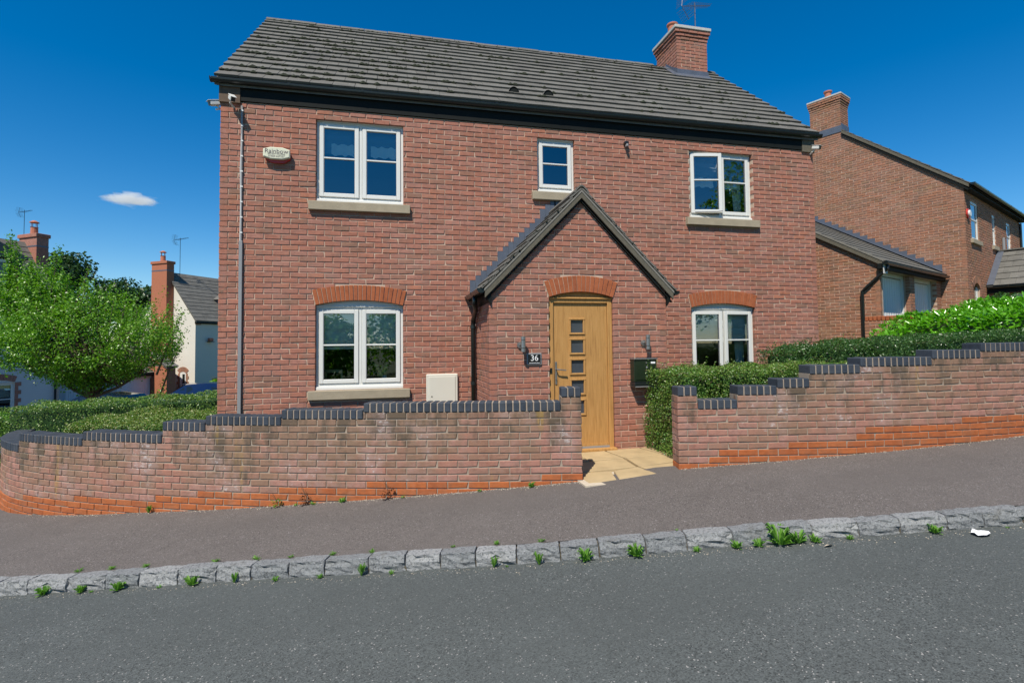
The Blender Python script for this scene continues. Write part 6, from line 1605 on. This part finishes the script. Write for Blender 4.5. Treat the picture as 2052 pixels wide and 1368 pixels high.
# crumbs of mortar and dry leaves at the wall foot
rg = random.Random(12); mb = MB()
def crumb(x, y, z, r):
    vs = [(x + rg.uniform(-r, r), y + rg.uniform(-r, r), z + rg.uniform(0, r)) for _ in range(3)] + [(x, y, z + r)]; mb.add(vs, [(0, 1, 3), (1, 2, 3), (2, 0, 3), (0, 2, 1)])
for i in range(1500):
    x, y = wpt(rg.uniform(0, 7.0) if i % 3 else rg.uniform(0, 2.5), rg.uniform(.0, .03) + rg.expovariate(1 / .02)); crumb(x, y, hs(x, y), rg.uniform(.004, .010))
for i in range(900):
    x, y, a = RW.at(rg.uniform(0, 4.5)); o_ = rg.expovariate(1 / .02); x += math.sin(a) * o_; y -= math.cos(a) * o_; crumb(x, y, hs(x, y), rg.uniform(.004, .009))
for i in range(700):
    px = rg.uniform(0, 2052); x, y = kpt(px); x -= .035; y -= .14 + rg.expovariate(1 / .03); crumb(x, y, hroad(x, y), rg.uniform(.003, .008))
mb.build('gravel', M_crumb, kind='stuff', label='loose pale grit along the foot of the walls and kerb', cat='gravel')
t = thing('litter', 'crumpled white paper lying on the road by the kerb', 'litter', (6.53, -4.62, hroad(6.53, -4.62)))
mb = MB(); K = 14; z0 = hroad(6.53, -4.62); V = [(6.53, -4.62, z0 + .02)]
for i in range(K): a = 2 * math.pi * i / K; V.append((6.53 + .066 * math.cos(a) * rg.uniform(.8, 1.15), -4.62 + .056 * math.sin(a) * rg.uniform(.8, 1.1), z0 + .006 + rg.uniform(0, .03)))
for i in range(K): a = 2 * math.pi * i / K; V.append((6.53 + .034 * math.cos(a), -4.62 + .028 * math.sin(a), z0 + .006 + rg.uniform(0, .03)))
mb.add(V, [(0, 1 + K + i, 1 + K + (i + 1) % K) for i in range(K)] + [(1 + K + i, 1 + i, 1 + (i + 1) % K, 1 + K + (i + 1) % K) for i in range(K)]); mb.build('paper', M_paper, t)
for lx, lab in ((5.42, 'dry curled leaf on the road by the big weed clump'),):
    t = thing('dry_leaf', lab, 'leaf', (lx, -4.36, hroad(lx, -4.36))); z0 = hroad(lx, -4.36); mb = MB(); mb.add([(lx - .04, -4.36, z0 + .01), (lx, -4.385, z0 + .03), (lx + .05, -4.35, z0 + .008), (lx, -4.34, z0 + .012)], [(0, 1, 2, 3)]); mb.build('blade', M_crumb, t)
# ------------------------------------------------------------------ cars
def car(label, loc, rz, paint, group=None, s=1.0, estate=False):
    t = thing('parked_car', label, 'car', loc, rz, group)
    # local x forward, width along y
    st = [(-2.05, .45, .78, .78), (-1.98, .32, .95, .82), (-1.2, .28, .98, .86), (0, .26, .97, .88), (.9, .28, .93, .87), (1.7, .30, .84, .82), (2.05, .38, .68, .70), (2.12, .42, .55, .60)]
    V = []; F = []
    for x, zl, zh, w in st:
        V += [(x, -w, zl), (x, -w - .02, (zl + zh) / 2), (x, -w + .03, zh - .05), (x, -w + .14, zh), (x, w - .14, zh), (x, w - .03, zh - .05), (x, w + .02, (zl + zh) / 2), (x, w, zl)]
    for i in range(len(st) - 1):
        for k in range(8): F.append((i * 8 + k, i * 8 + (k + 1) % 8, (i + 1) * 8 + (k + 1) % 8, (i + 1) * 8 + k))
    F += [tuple(range(7, -1, -1)), tuple(range(56, 64))]
    body = fix_normals(MB().add(V, F).build('body', paint, t, smooth=True))
    back = -1.95 if estate else -1.55
    cab = [(back, .95, .74), (back + .25, 1.38, .62), (-.6, 1.47, .60), (.15, 1.44, .60), (.95, .93, .74)]
    V = []; F = []
    for x, z, w in cab: V += [(x, -w - (.06 if z < 1 else 0), .93 if z < 1 else .95), (x, -w, z), (x, w, z), (x, w + (.06 if z < 1 else 0), .93 if z < 1 else .95)]
    V = []
    for x, z, w in cab: V += [(x, -w, z), (x, -w * .5, z + (.02 if z > 1 else 0)), (x, w * .5, z + (.02 if z > 1 else 0)), (x, w, z)]
    n = len(cab)
    for i in range(n - 1):
        for k in range(3): F.append((i * 4 + k, i * 4 + k + 1, (i + 1) * 4 + k + 1, (i + 1) * 4 + k))
    V += [(x, -.80, .93) for x, z, w in cab] + [(x, .80, .93) for x, z, w in cab]
    for i in range(n - 1): F += [(i * 4, (i + 1) * 4, n * 4 + i + 1, n * 4 + i), (i * 4 + 3, n * 5 + i, n * 5 + i + 1, (i + 1) * 4 + 3)]
    roof_ = fix_normals(MB().add(V, F).build('cabin', paint, t, smooth=False))
    for s_ in (-1, 1):
        for (xa, xb) in ((back + .32, -.62), (-.55, .12)):
            MB().add([(xa, s_ * .775, .99), (xb, s_ * .775, .99), (xb, s_ * .635, 1.37), (xa + .1, s_ * .635, 1.33)], [(0, 1, 2, 3)]).build('side_window', M_carglass, t)
        MB().add([(.2, s_ * .775, .99), (.72, s_ * .775, .99), (.2, s_ * .64, 1.34)], [(0, 1, 2)]).build('side_window', M_carglass, t)
    MB().add([(.92, -.66, .985), (.92, .66, .985), (.22, .53, 1.42), (.22, -.53, 1.42)], [(0, 1, 2, 3)]).build('windscreen', M_carglass, t)
    MB().add([(back - .0, -.62, 1.02), (back - .0, .62, 1.02), (back + .2, .54, 1.33), (back + .2, -.54, 1.33)], [(0, 3, 2, 1)]).build('rear_glass', M_carglass, t)
    for x in (-1.3, 1.3):
        for y in (-.78, .78):
            w = MB().lathe([(.31, y - .1), (.33, y - .06), (.33, y + .06), (.31, y + .1)], (x, 0, .32), 20, 'y').build('wheel', M_tyre, t); MB().lathe([(.2, y - .105), (.2, y + .105)], (x, 0, .32), 14, 'y').build('rim', M_steel, w)
    for y in (-.62, .62): MB().bbox(1.92, 2.10, y - .15, y + .15, .60, .72, .03).build('headlight', M_lens, t); MB().bbox(-2.06, -1.95, y - .13, y + .13, .66, .86, .03).build('tail_light', M_red, t)
    for y in (-.95, .85): MB().bbox(.45, .6, y, y + .12, .98, 1.1, .03).build('wing_mirror', paint, t)
    if s != 1: t.scale = (s, s, s)
    return t
car('dark blue estate car parked in front of the cream house', (-6.2, 17.6, -1.2), rad(195), M_carblue, estate=True)
car('black car partly hidden behind the house corner and shrub', (-2.3, 18.6, -1.18), rad(193), M_carblack, estate=True)
car('black car roof just showing above the hedge below the tree', (-8.3, 14.6, -1.30), rad(170), M_carblack)
car('black car at the far left edge beside the curved wall', (-7.35, 5.35, -1.15), rad(-6), M_carblack, s=.98)
# ------------------------------------------------------------------ clouds
def cloudm(m, nt, out):
    k = N(nt); v = k.n('ShaderNodeVolumePrincipled'); v.inputs['Color'].default_value = (1, 1, 1, 1); v.inputs['Anisotropy'].default_value = .2
    tc = k.n('ShaderNodeTexCoord'); f = k.noise(3.2, 5, .6, tc.outputs['Generated'])
    gr_ = k.n('ShaderNodeTexGradient', gradient_type='SPHERICAL'); mp = k.n('ShaderNodeMapping'); mp.inputs['Location'].default_value = (-1, -1, -1); mp.inputs['Scale'].default_value = (2, 2, 2); k.l(tc.outputs['Generated'], mp.inputs[0]); k.l(mp.outputs[0], gr_.inputs[0])
    d = k.mr(k.math('ADD', k.math('MULTIPLY', f, 1.3), gr_.outputs['Fac']), .80, 1.15, 0, .10); k.l(d, v.inputs['Density']); k.l(v.outputs[0], out.inputs['Volume'])
M_cloud = mat('cloud_vapour', cloudm)
for (c, sc_, lab) in (((-285.8, 668.8, 172), (27, 24, 8.5), None),):
    bm = bmesh.new(); bmesh.ops.create_icosphere(bm, subdivisions=4, radius=1)
    for v in bm.verts:
        q = v.co; f = 1 + .30 * math.sin(q.x * 5.1 + 1) * math.cos(q.y * 4 + q.z * 3) + .18 * math.sin(q.x * 11 + q.z * 9 + q.y * 7)
        v.co = q * f
        if v.co.z < -.25: v.co.z = -.25 + (v.co.z + .25) * .25
    me = bpy.data.meshes.new('cloud'); bm.to_mesh(me); bm.free(); me.materials.append(M_cloud); o = bpy.data.objects.new('cloud', me); COL.objects.link(o); o.location = c; o.scale = sc_; o['kind'] = 'structure'
